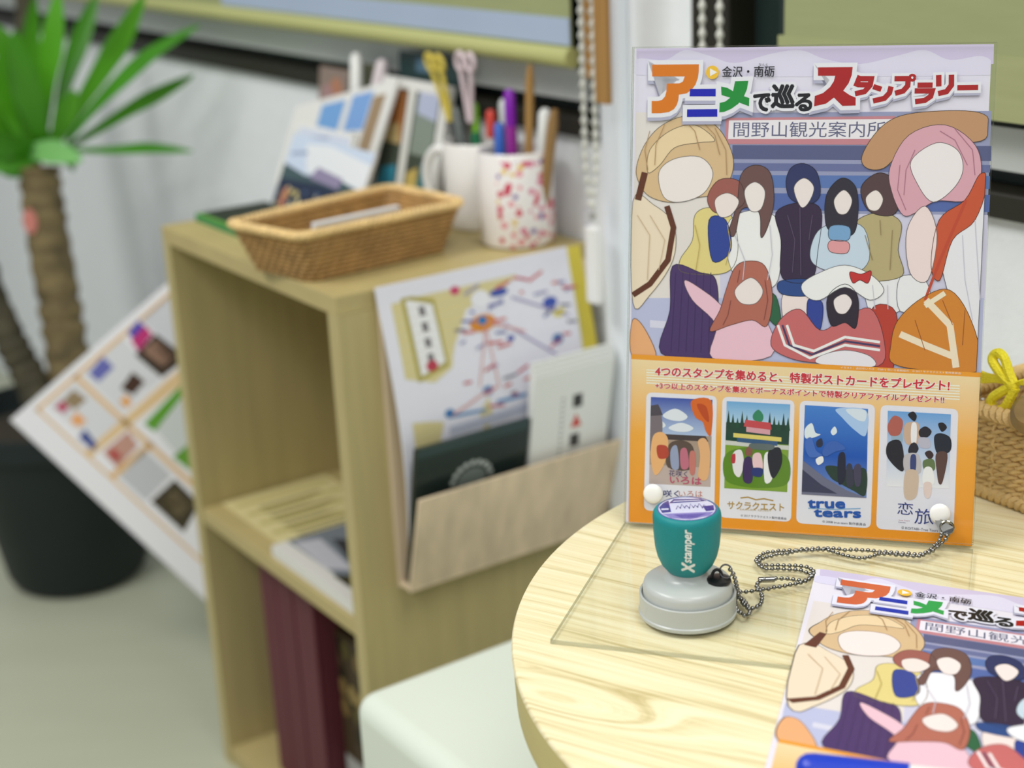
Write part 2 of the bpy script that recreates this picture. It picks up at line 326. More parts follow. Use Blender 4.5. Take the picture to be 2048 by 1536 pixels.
ART=[
(1,'p',(206,196,226),[(-0.6,297.3),(209.6,297.1),(209.9,285.7),(-0.1,285.6)]),
(2,'b',(220,216,240),[(-0.2,291),(17.2,290.2),(29.4,296),(44.7,292.3),(60,287.9),(80.9,293),(98.6,295.1),(113.5,289.7),(134,286.5),(156.9,291.5),(171,294.2),(185.4,288.3),(202.1,290.4),(209.3,286.6),(209.3,279.4),(-0,281.3)],0),
(1,'p',(226,219,216),[(-0.2,258.6),(60.8,258.1),(61.4,144.2),(-0.9,142.5)]),
(1,'p',(150,154,188),[(51.7,258.1),(210,258.8),(210.5,198.5),(53.3,196.3)]),
(2,'p',(88,94,134),[(59.8,238.8),(210.9,238.6),(211.1,229.9),(60,230.4)]),
(2,'p',(104,112,158),[(60.1,228),(210.9,227.6),(210.8,223.2),(60.2,223.4)]),
(2,'p',(90,118,178),[(60.3,220.7),(210.9,221.2),(211,213.7),(60.5,213.1)]),
(2,'p',(84,104,168),[(60.6,209.8),(211.4,210.2),(211.3,200.2),(60.8,199.5)]),
(1,'p',(206,204,226),[(53.2,197.5),(210.8,198.5),(211.4,148.4),(54.6,144.1)]),
(1,'p',(186,190,222),[(-0.9,143.8),(210.8,149.6),(211.1,105.1),(-0.5,106.5)]),
(2,'p',(214,214,232),[(11.1,130.3),(48.8,128.4),(48.9,124.6),(11.2,125.6)]),
(3,'p',(196,132,142),[(55.4,255.1),(155.4,256),(155.5,239.1),(55.2,239.4)]),
(4,'p',(234,230,242),[(57.3,253.6),(155.5,254.3),(155.4,242.6),(57,242.4)]),
(5,'t',(96,98,130),'間野山観光案内所',(60.2,243.5),(150.3,243.6),9.3,0,0,None,0),
(6,'b',(214,184,142),[(1,226.4),(6.4,240.2),(16.5,250.9),(31.8,256.3),(48.8,250.9),(59,235.8),(60.2,222.2),(52.9,210),(39.1,206.8),(23.7,203.6),(8.9,207.4),(1.8,217.2)],1),
(7,'b',(232,208,168),[(9,235.7),(21.2,247.3),(36.6,250.9),(49,241.8),(39.9,240.3),(24.5,237.2),(15.4,226.5),(8,221.9)],1),
(7,'b',(242,228,226),[(14.9,221.9),(24.1,230.2),(40.1,231.5),(48.3,222.1),(43.1,209.6),(29,204),(18.3,206.9)],1),
(6,'b',(234,218,194),[(-1.1,204.2),(12.2,201.9),(24.9,189.8),(24.8,168.1),(10.8,146),(0.1,140.7)],1),
(6,'b',(224,208,136),[(37.9,196.1),(47,200.8),(60,196.4),(64.9,175.1),(57.9,161.1),(31.8,160.5),(29.2,168.2),(36.7,180.7)],1),
(8,'b',(46,68,150),[(46.6,193.2),(57,193.3),(60.6,175),(49.4,168)],1),
(8,'b',(156,92,84),[(45.3,206.9),(52.1,217.6),(64.3,217.1),(68.3,205.6),(62.4,199.5),(50.2,197.8)],1),
(9,'b',(240,224,220),[(50,205.4),(57.5,209.8),(64.7,205),(60,196.4),(52.7,195.7)],1),
(8,'b',(108,78,76),[(65.5,220.8),(73.8,226.8),(83,222.4),(85.9,205.8),(83,190.7),(78.7,183),(77,198.2),(66.6,200.1),(62.8,184.2),(59,186.6),(63.5,202.5)],1),
(9,'b',(242,228,226),[(67.9,211.1),(74.1,216.6),(80.3,211.2),(78.2,200.3),(71.5,199.6)],1),
(6,'b',(238,236,246),[(59.5,193.3),(74.5,199.6),(88.3,193.8),(91.2,169.5),(86.5,152.6),(66.6,155.2),(57.5,175)],1),
(6,'b',(74,52,104),[(24.6,164.4),(41.8,160.8),(51.8,156.4),(53.7,131.6),(50.6,107.8),(18.5,109.8),(23.6,136.9)],1),
(8,'b',(54,38,66),[(87.3,198.3),(101.5,204.5),(114.2,200.2),(113.2,176),(109.6,157.8),(92.4,158.6),(90.8,181.7)],1),
(8,'b',(46,52,98),[(92.8,216.4),(95.5,225.2),(103.1,227.9),(111,222.6),(113.3,209.1),(106.9,203.7),(96.1,206.5)],1),
(9,'b',(240,226,224),[(97.6,213.2),(103.4,219.2),(109.5,213.9),(106.9,204.9),(102.2,201.8)],1),
(8,'b',(44,74,136),[(91,156.7),(110.8,157.8),(109.9,148.6),(92.4,148.8)],1),
(7,'b',(240,222,220),[(93,148.2),(109.3,148),(108.8,127.2),(104.4,114.8),(95.5,126.8)],1),
(9,'b',(48,44,56),[(117.7,210.7),(125.9,219.4),(134.3,213.8),(136.1,197.5),(133,185.4),(119.9,187.6),(116.6,197.2)],1),
(10,'b',(240,226,224),[(121.7,206.2),(127.3,212.3),(132.3,206.4),(129.6,198.6),(124.3,198.5)],1),
(8,'b',(198,214,230),[(112.8,187.5),(125.7,193.1),(139.9,189.7),(143.6,170.6),(133.3,162),(114.7,165.2),(108.5,172.9)],1),
(10,'b',(122,164,206),[(120.4,190.6),(131.1,190.2),(130.8,182.4),(120.1,182.8)],1),
(10,'b',(222,156,160),[(120.1,181.6),(130.8,181.2),(130.4,174.6),(120.4,175.3)],1),
(8,'b',(84,62,64),[(137.3,213.8),(146.6,222.5),(155.7,218.4),(159.3,202.2),(153.7,197.1),(141.9,200.5)],1),
(9,'b',(240,226,222),[(140.4,207.9),(146.1,212.4),(150.4,207.2),(147.7,200.6),(142.4,201.1)],1),
(7,'b',(182,168,124),[(135.1,193),(148.9,199.1),(161.3,193.3),(160.3,177),(163.2,161.5),(141.6,159.2),(138.6,176.5)],1),
(6,'b',(232,232,242),[(143.1,160.1),(162,161.5),(163.4,141.1),(145.3,139.9)],1),
(11,'b',(190,146,108),[(137.2,232.5),(145.6,247.3),(158.3,256),(181,258.9),(203.1,257.9),(210.7,250.7),(204.9,241.5),(181.8,240.6),(162,236.1),(150.2,225.5),(140.3,225.4)],1),
(12,'b',(216,164,178),[(153.7,225.8),(163.9,244.9),(184.2,250.8),(201.7,239.2),(205.8,221.8),(198.6,207.1),(181,206.3),(170.3,199.7),(162.3,197.8),(155.4,211.1)],1),
(13,'b',(244,230,232),[(165.7,229.7),(179.5,240.3),(191.9,236.2),(195.5,224.6),(190.4,213.5),(179.3,205.7),(170.3,215.6)],1),
(12,'b',(230,230,244),[(186.8,177.5),(204.6,205.7),(211.8,213.1),(211.5,160.3),(208.7,114.9),(197.7,136.1),(188.8,156.7)],1),
(13,'b',(198,86,52),[(183.2,195.1),(197.4,207.1),(205.2,222.3),(210.2,218.3),(203.6,195.4),(191.4,183.5),(185.2,159.6),(179.7,168.4)],1),
(12,'b',(232,232,244),[(162.1,160.6),(176.6,159.4),(179.5,144.5),(162.9,140.5)],1),
(13,'b',(240,218,216),[(165,189),(174.8,203.3),(182.4,186.3),(178.3,159.5),(167.7,163.7)],1),
(14,'b',(208,132,46),[(161.9,135),(175.6,148.9),(191.2,153.8),(204,136.3),(211,107.8),(187.6,105.1),(160.6,108.3),(158.4,119.8)],1),
(10,'b',(234,192,208),[(32.6,155.9),(48.3,147),(61,137.4),(82.6,132.5),(86.9,110.4),(50.9,107.8),(52.5,128.5),(37.5,143.6)],1),
(11,'b',(178,106,90),[(58.2,150.3),(63.3,164.3),(71.2,168.5),(81.6,165.7),(86.7,148),(83.9,128.9),(74.9,132.3),(61.8,128.8),(48.9,124.6),(54.8,137.9)],1),
(12,'b',(242,226,224),[(63.7,150.5),(73.3,158.4),(80.8,150.9),(76.8,142.8),(67.6,142.6)],1),
(9,'b',(44,98,66),[(80.3,147.8),(88.8,147.5),(92.4,129.8),(85.6,132.6)],1),
(9,'b',(48,66,150),[(108.2,145.6),(116.9,144),(116,127.4),(109.3,128.8)],1),
(12,'b',(198,106,108),[(86.7,117.2),(91.7,132.8),(103.6,139.9),(116,127.4),(127.8,133.3),(145.2,141.7),(154.2,122.6),(151.3,106.7),(116.7,107.2),(98.5,109.6)],1),
(13,'b',(46,36,50),[(119.8,147.4),(129.9,155.9),(137.9,147.9),(137.4,129.7),(130.8,132.5),(122.5,130.7)],1),
(14,'b',(242,226,226),[(123.7,146),(130.1,149.8),(134.5,145.1),(131.1,138.3),(125.8,138.7)],1),
(13,'b',(236,236,246),[(104.3,155.2),(114.8,162.5),(129.5,167.3),(144.5,162.2),(153,152.8),(145,146.6),(130,154),(115.4,145.8),(106.9,148)],1),
(14,'b',(192,52,50),[(132.6,163.2),(139.2,162.1),(145,164.1),(143.5,156.8),(138.7,158.5),(134.6,156.6)],1),
(11,'b',(182,62,48),[(145.9,140.6),(160.6,139.5),(160.1,105.2),(149.5,105.4)],1),
(13,'b',(232,228,240),[(116.5,111.5),(131.3,115.7),(146.3,112.6),(147.7,106),(116.7,106.6)],1),
(7,'b',(232,172,122),[(-0,129.9),(7.4,125.5),(15.4,107.1),(0.1,107.2)],1),
(8,'s',(96,52,32),4,[(6.1,221.9),(2.1,204.9)]),
(8,'s',(96,52,32),3.5,[(20.3,201.4),(24.7,188.2),(21.7,168.1),(10.6,152.9),(0,145.7)]),
(15,'s',(236,222,196),4,[(163.4,126.6),(178.2,120.5),(194.4,114.4)]),
(15,'s',(236,222,196),4,[(177.7,147.5),(192.1,132.9),(196.7,107.6)]),
(15,'s',(240,226,200),3,[(177.2,143.9),(188.4,152)]),
(14,'s',(190,74,50),1.6,[(198,207.1),(184.7,171.5),(177.1,147.5)]),
(14,'s',(242,236,240),1.6,[(90.6,129.7),(95.2,117.5),(110.6,110.1),(131.2,118.8),(152.1,116.5)]),
(14,'s',(70,60,100),1.2,[(93.3,129.8),(97.9,117.6),(111.7,112.3),(131.2,121.2),(152,118.9)]),
(14,'s',(242,236,240),1.6,[(96,129.9),(100.6,117.7),(112.8,114.5),(131.1,123.7),(151.9,121.3)]),
(7,'s',(60,42,88),0.5,[(26.8,160.4),(24.8,110.3)]),
(7,'s',(60,42,88),0.5,[(31.2,160.5),(29.5,110.5)]),
(7,'s',(60,42,88),0.5,[(35.6,160.6),(34.2,110.7)]),
(7,'s',(60,42,88),0.5,[(39.9,160.7),(38.9,110.8)]),
(7,'s',(60,42,88),0.5,[(44.3,160.8),(43.6,111)]),
(7,'s',(60,42,88),0.5,[(48.6,160.9),(48.3,111.2)]),
(15,'s',(176,142,100),0.45,[(8.8,247.3),(5.9,235.7),(8,223.4)]),
(15,'s',(176,142,100),0.45,[(18,251.5),(12.7,238.7),(12.3,226.5)]),
(15,'s',(176,142,100),0.45,[(28.8,255.1),(36.6,247.3),(40,235.8)]),
(15,'s',(176,142,100),0.45,[(39.5,254.5),(49,244.9),(52.3,232.8)]),
(15,'s',(176,142,100),0.45,[(48.9,249.1),(55.9,235.8),(56.9,220.7)]),
(15,'s',(172,116,136),0.45,[(159.4,227.3),(158.6,212.6),(163.9,200.8)]),
(15,'s',(172,116,136),0.45,[(167.7,236.2),(163,224.4),(162.4,209.6)]),
(15,'s',(172,116,136),0.45,[(181.5,247.3),(190.2,242),(197.9,227.5)]),
(15,'s',(172,116,136),0.45,[(190,248.4),(200.4,236.3),(202.4,221.7)]),
(15,'s',(130,70,60),0.45,[(61.4,144.2),(59.8,134.9),(56.9,128.6)]),
(15,'s',(130,70,60),0.45,[(81.9,157.1),(84,144.9),(82,132.5)]),
(15,'s',(130,70,60),0.45,[(66.4,162.9),(65.1,155.1)]),
(15,'s',(200,198,214),0.45,[(62.8,184.2),(69.3,169.1),(68.4,156.8)]),
(15,'s',(200,198,214),0.45,[(83.9,190.7),(85.9,172.5),(83.4,157.1)]),
(15,'s',(200,198,214),0.45,[(196.9,186.5),(199.5,160),(204.9,136.3)]),
(15,'s',(200,198,214),0.45,[(203.6,195.4),(206.1,172),(208.6,148.3)]),
(15,'s',(200,198,214),0.45,[(146.2,155.7),(148.2,141.2)]),
(15,'s',(200,198,214),0.45,[(155,155.9),(155.8,141.4)]),
(15,'s',(186,166,96),0.45,[(38,190),(41.4,177.7),(39.3,162.2)]),
(15,'s',(186,166,96),0.45,[(58,190.3),(60.5,178.1),(57.7,165.7)]),
(15,'s',(150,134,92),0.45,[(140.7,185.6),(145.6,170.7)]),
(15,'s',(150,134,92),0.45,[(156.6,188.8),(156.1,164.9)]),
(15,'s',(150,134,92),0.45,[(149.1,194.7),(150,185.7)]),
(15,'s',(90,76,104),0.45,[(94.3,196.9),(99.2,181.8),(98.3,162.1)]),
(15,'s',(90,76,104),0.45,[(101.6,201.5),(103.5,160.7)]),
(15,'s',(90,76,104),0.45,[(109.2,197.1),(107.6,182)]),
(15,'s',(204,180,150),0.45,[(1.9,195.6),(10,183.3),(9,155.3)]),
(15,'s',(204,180,150),0.45,[(9.8,195.7),(19.5,180.4),(16.1,161.7)]),
(15,'s',(158,90,26),0.45,[(171.8,135.3),(178.3,117.4)]),
(15,'s',(158,90,26),0.45,[(200.3,142.2),(199.8,121.2)]),
(15,'s',(158,90,26),0.45,[(187.2,147.7),(193.6,133)]),
(16,'p',(232,156,44),[(-0.1,108.4),(211.1,105.1),(210.8,102.1),(-0.2,105)]),
(16,'g',((244,214,168),(240,168,62)),[(-0.2,105.3),(210.8,102.4),(210.7,58.3),(-0.1,58.3)]),
(16,'g',((240,168,62),(230,146,30)),[(-0.1,58.3),(210.7,58.3),(210.7,-0.6),(0.1,0.7)]),
(17,'p',(250,238,220),[(9.6,99.2),(199.3,97.1),(199.3,96.3),(9.6,98.5)]),
(17,'p',(250,238,220),[(9.6,97.6),(199.3,95.4),(199.4,94.7),(9.6,96.8)]),
(17,'p',(250,238,220),[(9.6,95.9),(199.4,93.8),(199.4,93.1),(9.7,95.2)]),
(17,'p',(250,238,220),[(9.7,94.3),(199.5,92.2),(199.5,91.5),(9.7,93.5)]),
(17,'p',(250,238,220),[(9.7,92.6),(199.6,90.5),(199.6,89.8),(9.7,91.9)]),
(17,'p',(250,238,220),[(9.7,91),(199.6,88.9),(199.7,88.2),(9.7,90.2)]),
(19,'t',(200,48,62),'4つのスタンプを集めると、特製ポストカードをプレゼント!',(15.3,95.3),(193.3,93.5),6.3,0.035,0,(252,240,228),0.09),
(19,'t',(200,48,62),'+3つ以上のスタンプを集めてボーナスポイントで特製クリアファイルプレゼント!!',(15.5,87.2),(190.6,85.9),4.1,0.035,0,(252,240,228),0.09),
(19,'t',(252,244,230),'イラスト：吉日花いろは\u3000©2012 花いろ旅館組合\u3000© 2017 サクラクエスト製作委員会',(129.1,104.4),(199.7,103.6),1.3,0,0,None,0),
(18,'r',(227,226,246),[(9.9,84.7),(54.4,84.3),(54.5,8.9),(9.7,8.8)],4),
(18,'r',(227,226,246),[(57.8,84),(102.2,83.7),(102.4,7.3),(57.6,7.4)],4),
(18,'r',(227,226,246),[(105.4,83.7),(150.5,83.2),(150.7,6.5),(105.5,6.8)],4),
(18,'r',(227,226,246),[(153.8,83.2),(199.2,82.7),(199.6,6.4),(153.9,6.4)],4),
(19,'g',((62,84,168),(176,196,226)),[(12.8,81.8),(51.7,81.7),(51.7,56.9),(12.7,56.9)]),
(19,'p',(168,148,132),[(12.7,58.6),(51.7,58.6),(51.8,37.5),(12.7,37.4)]),
(19,'p',(190,172,166),[(12.7,38.5),(51.8,38.6),(51.8,26.4),(12.7,26.3)]),
(20,'b',(222,228,240),[(20.6,70.7),(28.4,75.1),(36.2,70.7),(32.3,67.4),(24.5,68)],0),
(20,'b',(222,228,240),[(24.5,63),(32.3,66.3),(40.1,63.5),(36.2,60.8),(28.4,60.8)],0),
(20,'b',(222,228,240),[(14.7,65.2),(18.7,67.4),(22.6,64.1),(18.6,61.9)],0),
(21,'b',(214,104,36),[(38.5,80.6),(50.9,81.1),(51.3,59.7),(47.9,61.9),(45.9,67.4),(40.9,70.7)],0),
(22,'b',(186,74,28),[(42,78.4),(47.8,77.3),(49.8,67.9),(45.9,70.7)],0),
(20,'p',(120,110,116),[(12.8,74.1),(19.1,75.2),(20.6,65.2),(20.6,47.5),(12.7,47.5)]),
(21,'p',(78,72,80),[(12.8,76.3),(17.5,77.4),(20.6,70.7),(12.8,69.7)]),
(20,'p',(70,60,60),[(20.6,58.6),(47.9,58.6),(49.8,55.2),(20.6,55.2)]),
(21,'b',(92,76,66),[(24.5,51.4),(32.3,55.2),(40.1,51.4),(40.1,37.5),(24.5,37.5)],0),
(22,'b',(232,178,120),[(14.7,56.9),(20.6,59.7),(24.5,54.1),(22.5,40.2),(16.6,31.9),(13.5,43)],0),
(22,'b',(180,70,50),[(17.4,50.8),(23.7,50.8),(24.5,44.1),(18.6,43)],0),
(22,'b',(226,176,126),[(43.2,55.2),(47.9,56.9),(51,48.6),(49.9,32),(44,31.9),(44.8,45.8)],0),
(22,'b',(150,160,190),[(26.1,48.6),(30,51.4),(31.5,37.5),(26.9,37.5)],0),
(22,'b',(190,110,130),[(32.3,48.6),(36.2,49.7),(37.8,38.6),(33.1,37.5)],0),
(22,'b',(196,120,110),[(38.2,47.5),(41.7,47.5),(41.7,34.7),(38.6,34.7)],0),
(23,'t',(60,50,110),'花咲く',(25.3,31.9),(37,31.9),3.9,0,0,None,0),
(23,'t',(190,80,110),'いろは',(26.1,27.4),(46,27.5),4.5,0.02,0,None,0),
(20,'t',(50,50,110),'咲く',(22.2,18.4),(32,18.8),4.3,0.02,0,None,0),
(20,'t',(190,100,80),'いろは',(32,19),(47,19.7),3.8,0,0,None,0),
(19,'g',((110,168,216),(186,214,232)),[(60.5,81.3),(99.6,81),(99.6,64.6),(60.5,64.8)]),
(19,'p',(34,66,52),[(60.5,68.1),(99.6,67.9),(99.5,54.7),(60.4,54.9)]),
(20,'p',(30,62,50),[(60.5,64.8),(61.9,75.8),(63.2,64.8)]),
(20,'p',(30,68,50),[(63.3,64.8),(64.7,73.6),(66.1,64.8)]),
(20,'p',(30,74,50),[(66.2,64.8),(67.6,71.4),(68.9,64.8)]),
(20,'p',(30,62,50),[(69,64.8),(70.4,75.7),(71.8,64.8)]),
(20,'p',(30,68,50),[(71.9,64.8),(73.3,73.5),(74.6,64.7)]),
(20,'p',(30,62,50),[(86,64.7),(87.4,75.6),(88.7,64.6)]),
(20,'p',(30,68,50),[(88.8,64.6),(90.2,73.4),(91.5,64.6)]),
(20,'p',(30,74,50),[(91.6,64.6),(93,71.2),(94.3,64.6)]),
(20,'p',(30,62,50),[(94.4,64.6),(95.8,75.5),(97.2,64.6)]),
(20,'p',(30,68,50),[(97.2,64.6),(98.6,73.3),(100,64.6)]),
(19,'p',(126,160,56),[(60.4,56),(99.5,55.8),(99.4,26),(60.4,26.2)]),
(21,'p',(206,208,200),[(60.5,56.6),(99.5,55.2),(99.5,52.5),(60.4,53.8)]),
(21,'p',(196,74,80),[(72.3,70.2),(87.9,69),(88.7,64.6),(71.5,65.9)]),
(21,'p',(214,160,170),[(73.1,65.9),(87.9,64.6),(87.9,61.4),(73.1,62.6)]),
(21,'p',(222,206,110),[(65.2,61.5),(94.9,60.2),(94.9,57.5),(65.2,58.8)]),
(22,'p',(60,90,130),[(67.6,58.7),(92.6,57.5),(92.5,54.7),(67.5,56)]),
(22,'b',(52,132,96),[(77,73.5),(80.2,76.8),(83.3,73.5),(82.5,69.6),(77.8,70.2)],0),
(20,'b',(96,136,40),[(60.4,47.2),(72.2,52.7),(87.9,52.6),(99.5,47),(99.4,31.5),(83.9,27.7),(68.2,28.4),(60.4,32.8)],0),
(23,'b',(232,226,230),[(65.2,48.3),(70.3,51),(72.2,42.7),(69.8,33.9),(65.9,37.2)],0),
(23,'b',(70,50,96),[(72.2,44.9),(76.9,46),(77.7,31.6),(72.2,31.7)],0),
(23,'b',(236,200,206),[(77.7,48.2),(82.4,49.3),(83.9,39.9),(78.5,39.9)],0),
(23,'b',(52,60,120),[(77.7,39.9),(83.9,39.9),(83.1,34.9),(77.7,35.5)],0),
(23,'b',(236,236,236),[(84.7,48.2),(88.6,49.3),(90.1,34.3),(85.5,31.6)],0),
(23,'b',(40,40,48),[(87.1,50.9),(94.1,53.6),(95.6,43.7),(90.9,34.3),(87.8,39.9)],0),
(23,'b',(140,90,80),[(73.8,52.7),(77,53.7),(76.9,48.2),(73,48.2)],0),
(23,'b',(100,110,110),[(76.2,55.4),(89.8,55.3),(88.7,52),(76.9,52.1)],0),
(23,'b',(186,60,66),[(64.4,47.2),(66.7,48.3),(66.7,42.8),(64.4,42.8)],0),
(20,'t',(176,142,64),'サクラクエスト',(62.7,13.2),(97.8,13.9),4.8,0.02,0,None,0),
(20,'t',(190,170,130),'SAKURA QUEST',(70.5,12.6),(90.1,12.9),1.2,0.01,0,None,0),
(20,'s',(176,142,64),0.8,[(70.7,20.6),(75.4,21.4),(80.3,20),(85.2,21),(91.1,20.1)]),
(20,'t',(70,70,84),'© 2017 サクラクエスト製作委員会',(71.2,8.7),(99.6,8.4),1.6,0,0,None,0),
(19,'g',((70,128,206),(24,84,178)),[(108.5,81),(146.4,80.4),(147,50.2),(108.4,50.4)]),
(19,'g',((24,84,178),(112,140,196)),[(108.4,50.4),(147,50.2),(147.5,25.3),(108.3,25.2)]),
(20,'b',(170,200,236),[(127.6,79.6),(145.3,79.3),(145.6,64),(139.1,66.8),(131.4,74)],0),
(21,'b',(214,226,244),[(133.2,79.5),(144.6,79.4),(144.7,72.8),(139,74)],0),
(20,'b',(222,232,246),[(109.2,66.6),(113.1,69.9),(115.4,64.3),(118.5,63.1),(112.3,60.4),(109.2,61)],0),
(20,'b',(222,232,246),[(124.6,65.3),(126.9,68.6),(128.4,65.3),(126.2,63.1)],0),
(22,'p',(110,112,136),[(108.4,46.5),(122,36.4),(135.8,29.2),(147.5,25.3),(108.3,25.2)]),
(23,'p',(60,62,88),[(108.3,40.9),(120.1,31.9),(129.9,26.9),(108.3,26.9)]),
(21,'b',(40,62,50),[(122,43.1),(127.8,44.2),(135.6,42),(146.4,43.1),(146.7,27),(139.7,29.2),(131.8,33.1),(125.9,36.4)],0),
(24,'b',(70,110,190),[(109.6,58.8),(113.1,61),(116.2,53.2),(120,50.3),(113,48.7),(109.9,53.2)],0),
(24,'b',(236,240,248),[(116.2,47.6),(120,49.8),(120.8,46.4),(117.7,44.2)],0),
(24,'b',(60,100,180),[(122.3,57.6),(127.7,59.7),(133.9,55.3),(127.8,53.1),(122.4,49.8),(120,52)],0),
(24,'b',(34,36,56),[(129.7,50.3),(133.6,51.9),(134.1,36.4),(130.3,33.6)],0),
(24,'b',(56,58,74),[(134.8,44.2),(137.9,45.3),(139.6,33.6),(135.7,32)],0),
(24,'b',(70,66,90),[(139.4,44.2),(143.3,45.3),(143.5,33.6),(140.4,33.1)],0),
(24,'b',(44,48,70),[(116.2,58.7),(119.2,60.9),(120,56.5),(116.9,55.4)],0),
(21,'t',(30,84,170),'true',(112.6,17),(134.7,18.1),4.7,0.05,0,None,0),
(21,'t',(30,84,170),'tears',(116.4,11.7),(144.4,12.8),4.3,0.05,0,None,0),
(20,'s',(120,170,210),0.6,[(112.6,16.7),(127.6,16.9),(144.2,18.5)]),
(20,'t',(70,70,84),'© 2008 true tears 製作委員会',(121.5,8.1),(147.8,7.8),1.7,0,0,None,0),
(19,'g',((106,160,216),(232,232,243)),[(158.1,79.8),(195,79.3),(195.8,34.1),(159,33.2)]),
(22,'b',(176,96,84),[(158.3,70.5),(161.9,76.9),(167.1,74.1),(165.8,65.8),(160.3,64.9)],0),
(22,'b',(150,176,196),[(161.3,67.7),(165.8,68.6),(167.4,61.2),(161.5,60.3)],0),
(22,'b',(36,34,42),[(159.2,60.3),(166.6,61.2),(169.2,45.5),(166.2,43.6),(158.6,51.9)],0),
(22,'b',(34,30,36),[(170,77.8),(173,80),(175.2,77.3),(173.8,74.1)],0),
(22,'b',(202,172,148),[(168,70.4),(171.6,73.6),(176.8,72.2),(177,61.2),(169.6,60.3)],0),
(22,'b',(236,234,238),[(172.4,72.3),(175.3,72.2),(175.5,61.2),(172.6,61.2)],0),
(22,'b',(40,36,44),[(176.9,68.6),(180.5,71.3),(184.2,68.5),(182.1,64.9),(177.7,64.9)],0),
(22,'b',(186,184,200),[(177,64),(182.8,64),(183.7,58.5),(177.8,58.5)],0),
(22,'b',(36,32,36),[(187.8,73.1),(190.7,74),(193,71.2),(190.1,68.5)],0),
(22,'b',(34,38,50),[(185.8,64.9),(189.4,67.6),(195.3,64.9),(195.4,56.8),(188.2,54.9)],0),
(22,'b',(92,66,60),[(187.4,54.9),(194,55),(192.1,38.6),(189.9,36.7),(188.4,43.1)],0),
(22,'b',(44,40,48),[(171.9,59.4),(174.8,61.2),(177.1,57.6),(174.9,53.9),(171.2,54.8)],0),
(22,'b',(190,186,190),[(169,52.9),(177.1,53.9),(178.8,42.9),(169.9,42.7)],0),
(22,'b',(60,70,120),[(172.7,52.9),(175.7,53),(175.8,43.8),(172.9,43.7)],0),
(22,'b',(206,184,164),[(169.9,42.7),(177.3,42.9),(176.9,28.1),(170.2,26.9)],0),
(22,'b',(60,44,44),[(180.8,54.9),(183.7,56.7),(186,54),(183.8,51.2)],0),
(22,'b',(100,120,76),[(180.2,50.3),(186,51.3),(186.9,44.9),(181,44.8)],0),
(22,'b',(238,238,242),[(181,45.7),(185.4,45.8),(187,36.6),(180.4,36.5)],0),
(22,'b',(226,206,200),[(181.1,36.5),(185.5,36.6),(185,28.3),(182,28.2)],0),
(21,'t',(44,58,130),'恋',(166.1,16.4),(175.4,16.4),7.6,0,0,None,0),
(21,'t',(44,58,130),'旅',(176.4,11.2),(187.8,11.2),9.5,0,0,None,0),
(21,'t',(170,60,80),'True Tours',(167.1,12.3),(173.6,12.4),0.7,0,0,None,0),
(21,'t',(60,60,110),'Nanto',(167.1,11.1),(171.3,11.1),0.7,0,0,None,0),
(21,'t',(70,70,84),'© KOITABI–True Tours Nanto',(168.9,7.4),(196.7,6.8),1.6,0,0,None,0),
(25,'c',(176,176,200),2.6,[(9.3,285.5),(38,285.3),(38,280.9),(37.6,277.1),(36.3,273.3),(34,270.2),(30.9,267.9),(26.1,267.2),(25.9,264.1),(25.1,261.1),(23.3,258.5),(20.2,256.7),(15,256),(9.5,256),(9.4,263.4),(13.2,263.4),(15.8,264.2),(17.6,266.2),(18.5,269.3),(18.5,274),(26.4,274.1),(28.4,275.1),(29.5,278.1),(9.4,278.3)]),
(25,'p',(176,176,200),[(9.3,285.5),(38,285.3),(38,280.9),(37.6,277.1),(36.3,273.3),(34,270.2),(30.9,267.9),(26.1,267.2),(25.9,264.1),(25.1,261.1),(23.3,258.5),(20.2,256.7),(15,256),(9.5,256),(9.4,263.4),(13.2,263.4),(15.8,264.2),(17.6,266.2),(18.5,269.3),(18.5,274),(26.4,274.1),(28.4,275.1),(29.5,278.1),(9.4,278.3)]),
(26,'c',(228,228,246),2.6,[(9.5,287.4),(38.3,287.3),(38.3,282.8),(37.8,279),(36.5,275.2),(34.3,272.2),(31.2,269.9),(26.4,269.2),(26.2,266.1),(25.3,263),(23.6,260.5),(20.5,258.7),(15.2,258),(9.8,258),(9.7,265.4),(13.5,265.4),(16.1,266.1),(17.9,268.2),(18.7,271.2),(18.8,275.9),(26.6,276),(28.7,277),(29.8,280.1),(9.7,280.3)]),
(26,'p',(228,228,246),[(9.5,287.4),(38.3,287.3),(38.3,282.8),(37.8,279),(36.5,275.2),(34.3,272.2),(31.2,269.9),(26.4,269.2),(26.2,266.1),(25.3,263),(23.6,260.5),(20.5,258.7),(15.2,258),(9.8,258),(9.7,265.4),(13.5,265.4),(16.1,266.1),(17.9,268.2),(18.7,271.2),(18.8,275.9),(26.6,276),(28.7,277),(29.8,280.1),(9.7,280.3)]),
(27,'p',(216,120,22),[(9.5,287.4),(38.3,287.3),(38.3,282.8),(37.8,279),(36.5,275.2),(34.3,272.2),(31.2,269.9),(26.4,269.2),(26.2,266.1),(25.3,263),(23.6,260.5),(20.5,258.7),(15.2,258),(9.8,258),(9.7,265.4),(13.5,265.4),(16.1,266.1),(17.9,268.2),(18.7,271.2),(18.8,275.9),(26.6,276),(28.7,277),(29.8,280.1),(9.7,280.3)]),
(25,'c',(176,176,200),2.6,[(33,270.6),(48.7,270.6),(48.8,266),(32.7,266.1)]),
(25,'p',(176,176,200),[(33,270.6),(48.7,270.6),(48.8,266),(32.7,266.1)]),
(26,'c',(228,228,246),2.6,[(33.2,272.6),(48.9,272.6),(49,268),(33,268.1)]),
(26,'p',(228,228,246),[(33.2,272.6),(48.9,272.6),(49,268),(33,268.1)]),
(27,'p',(16,26,176),[(33.2,272.6),(48.9,272.6),(49,268),(33,268.1)]),
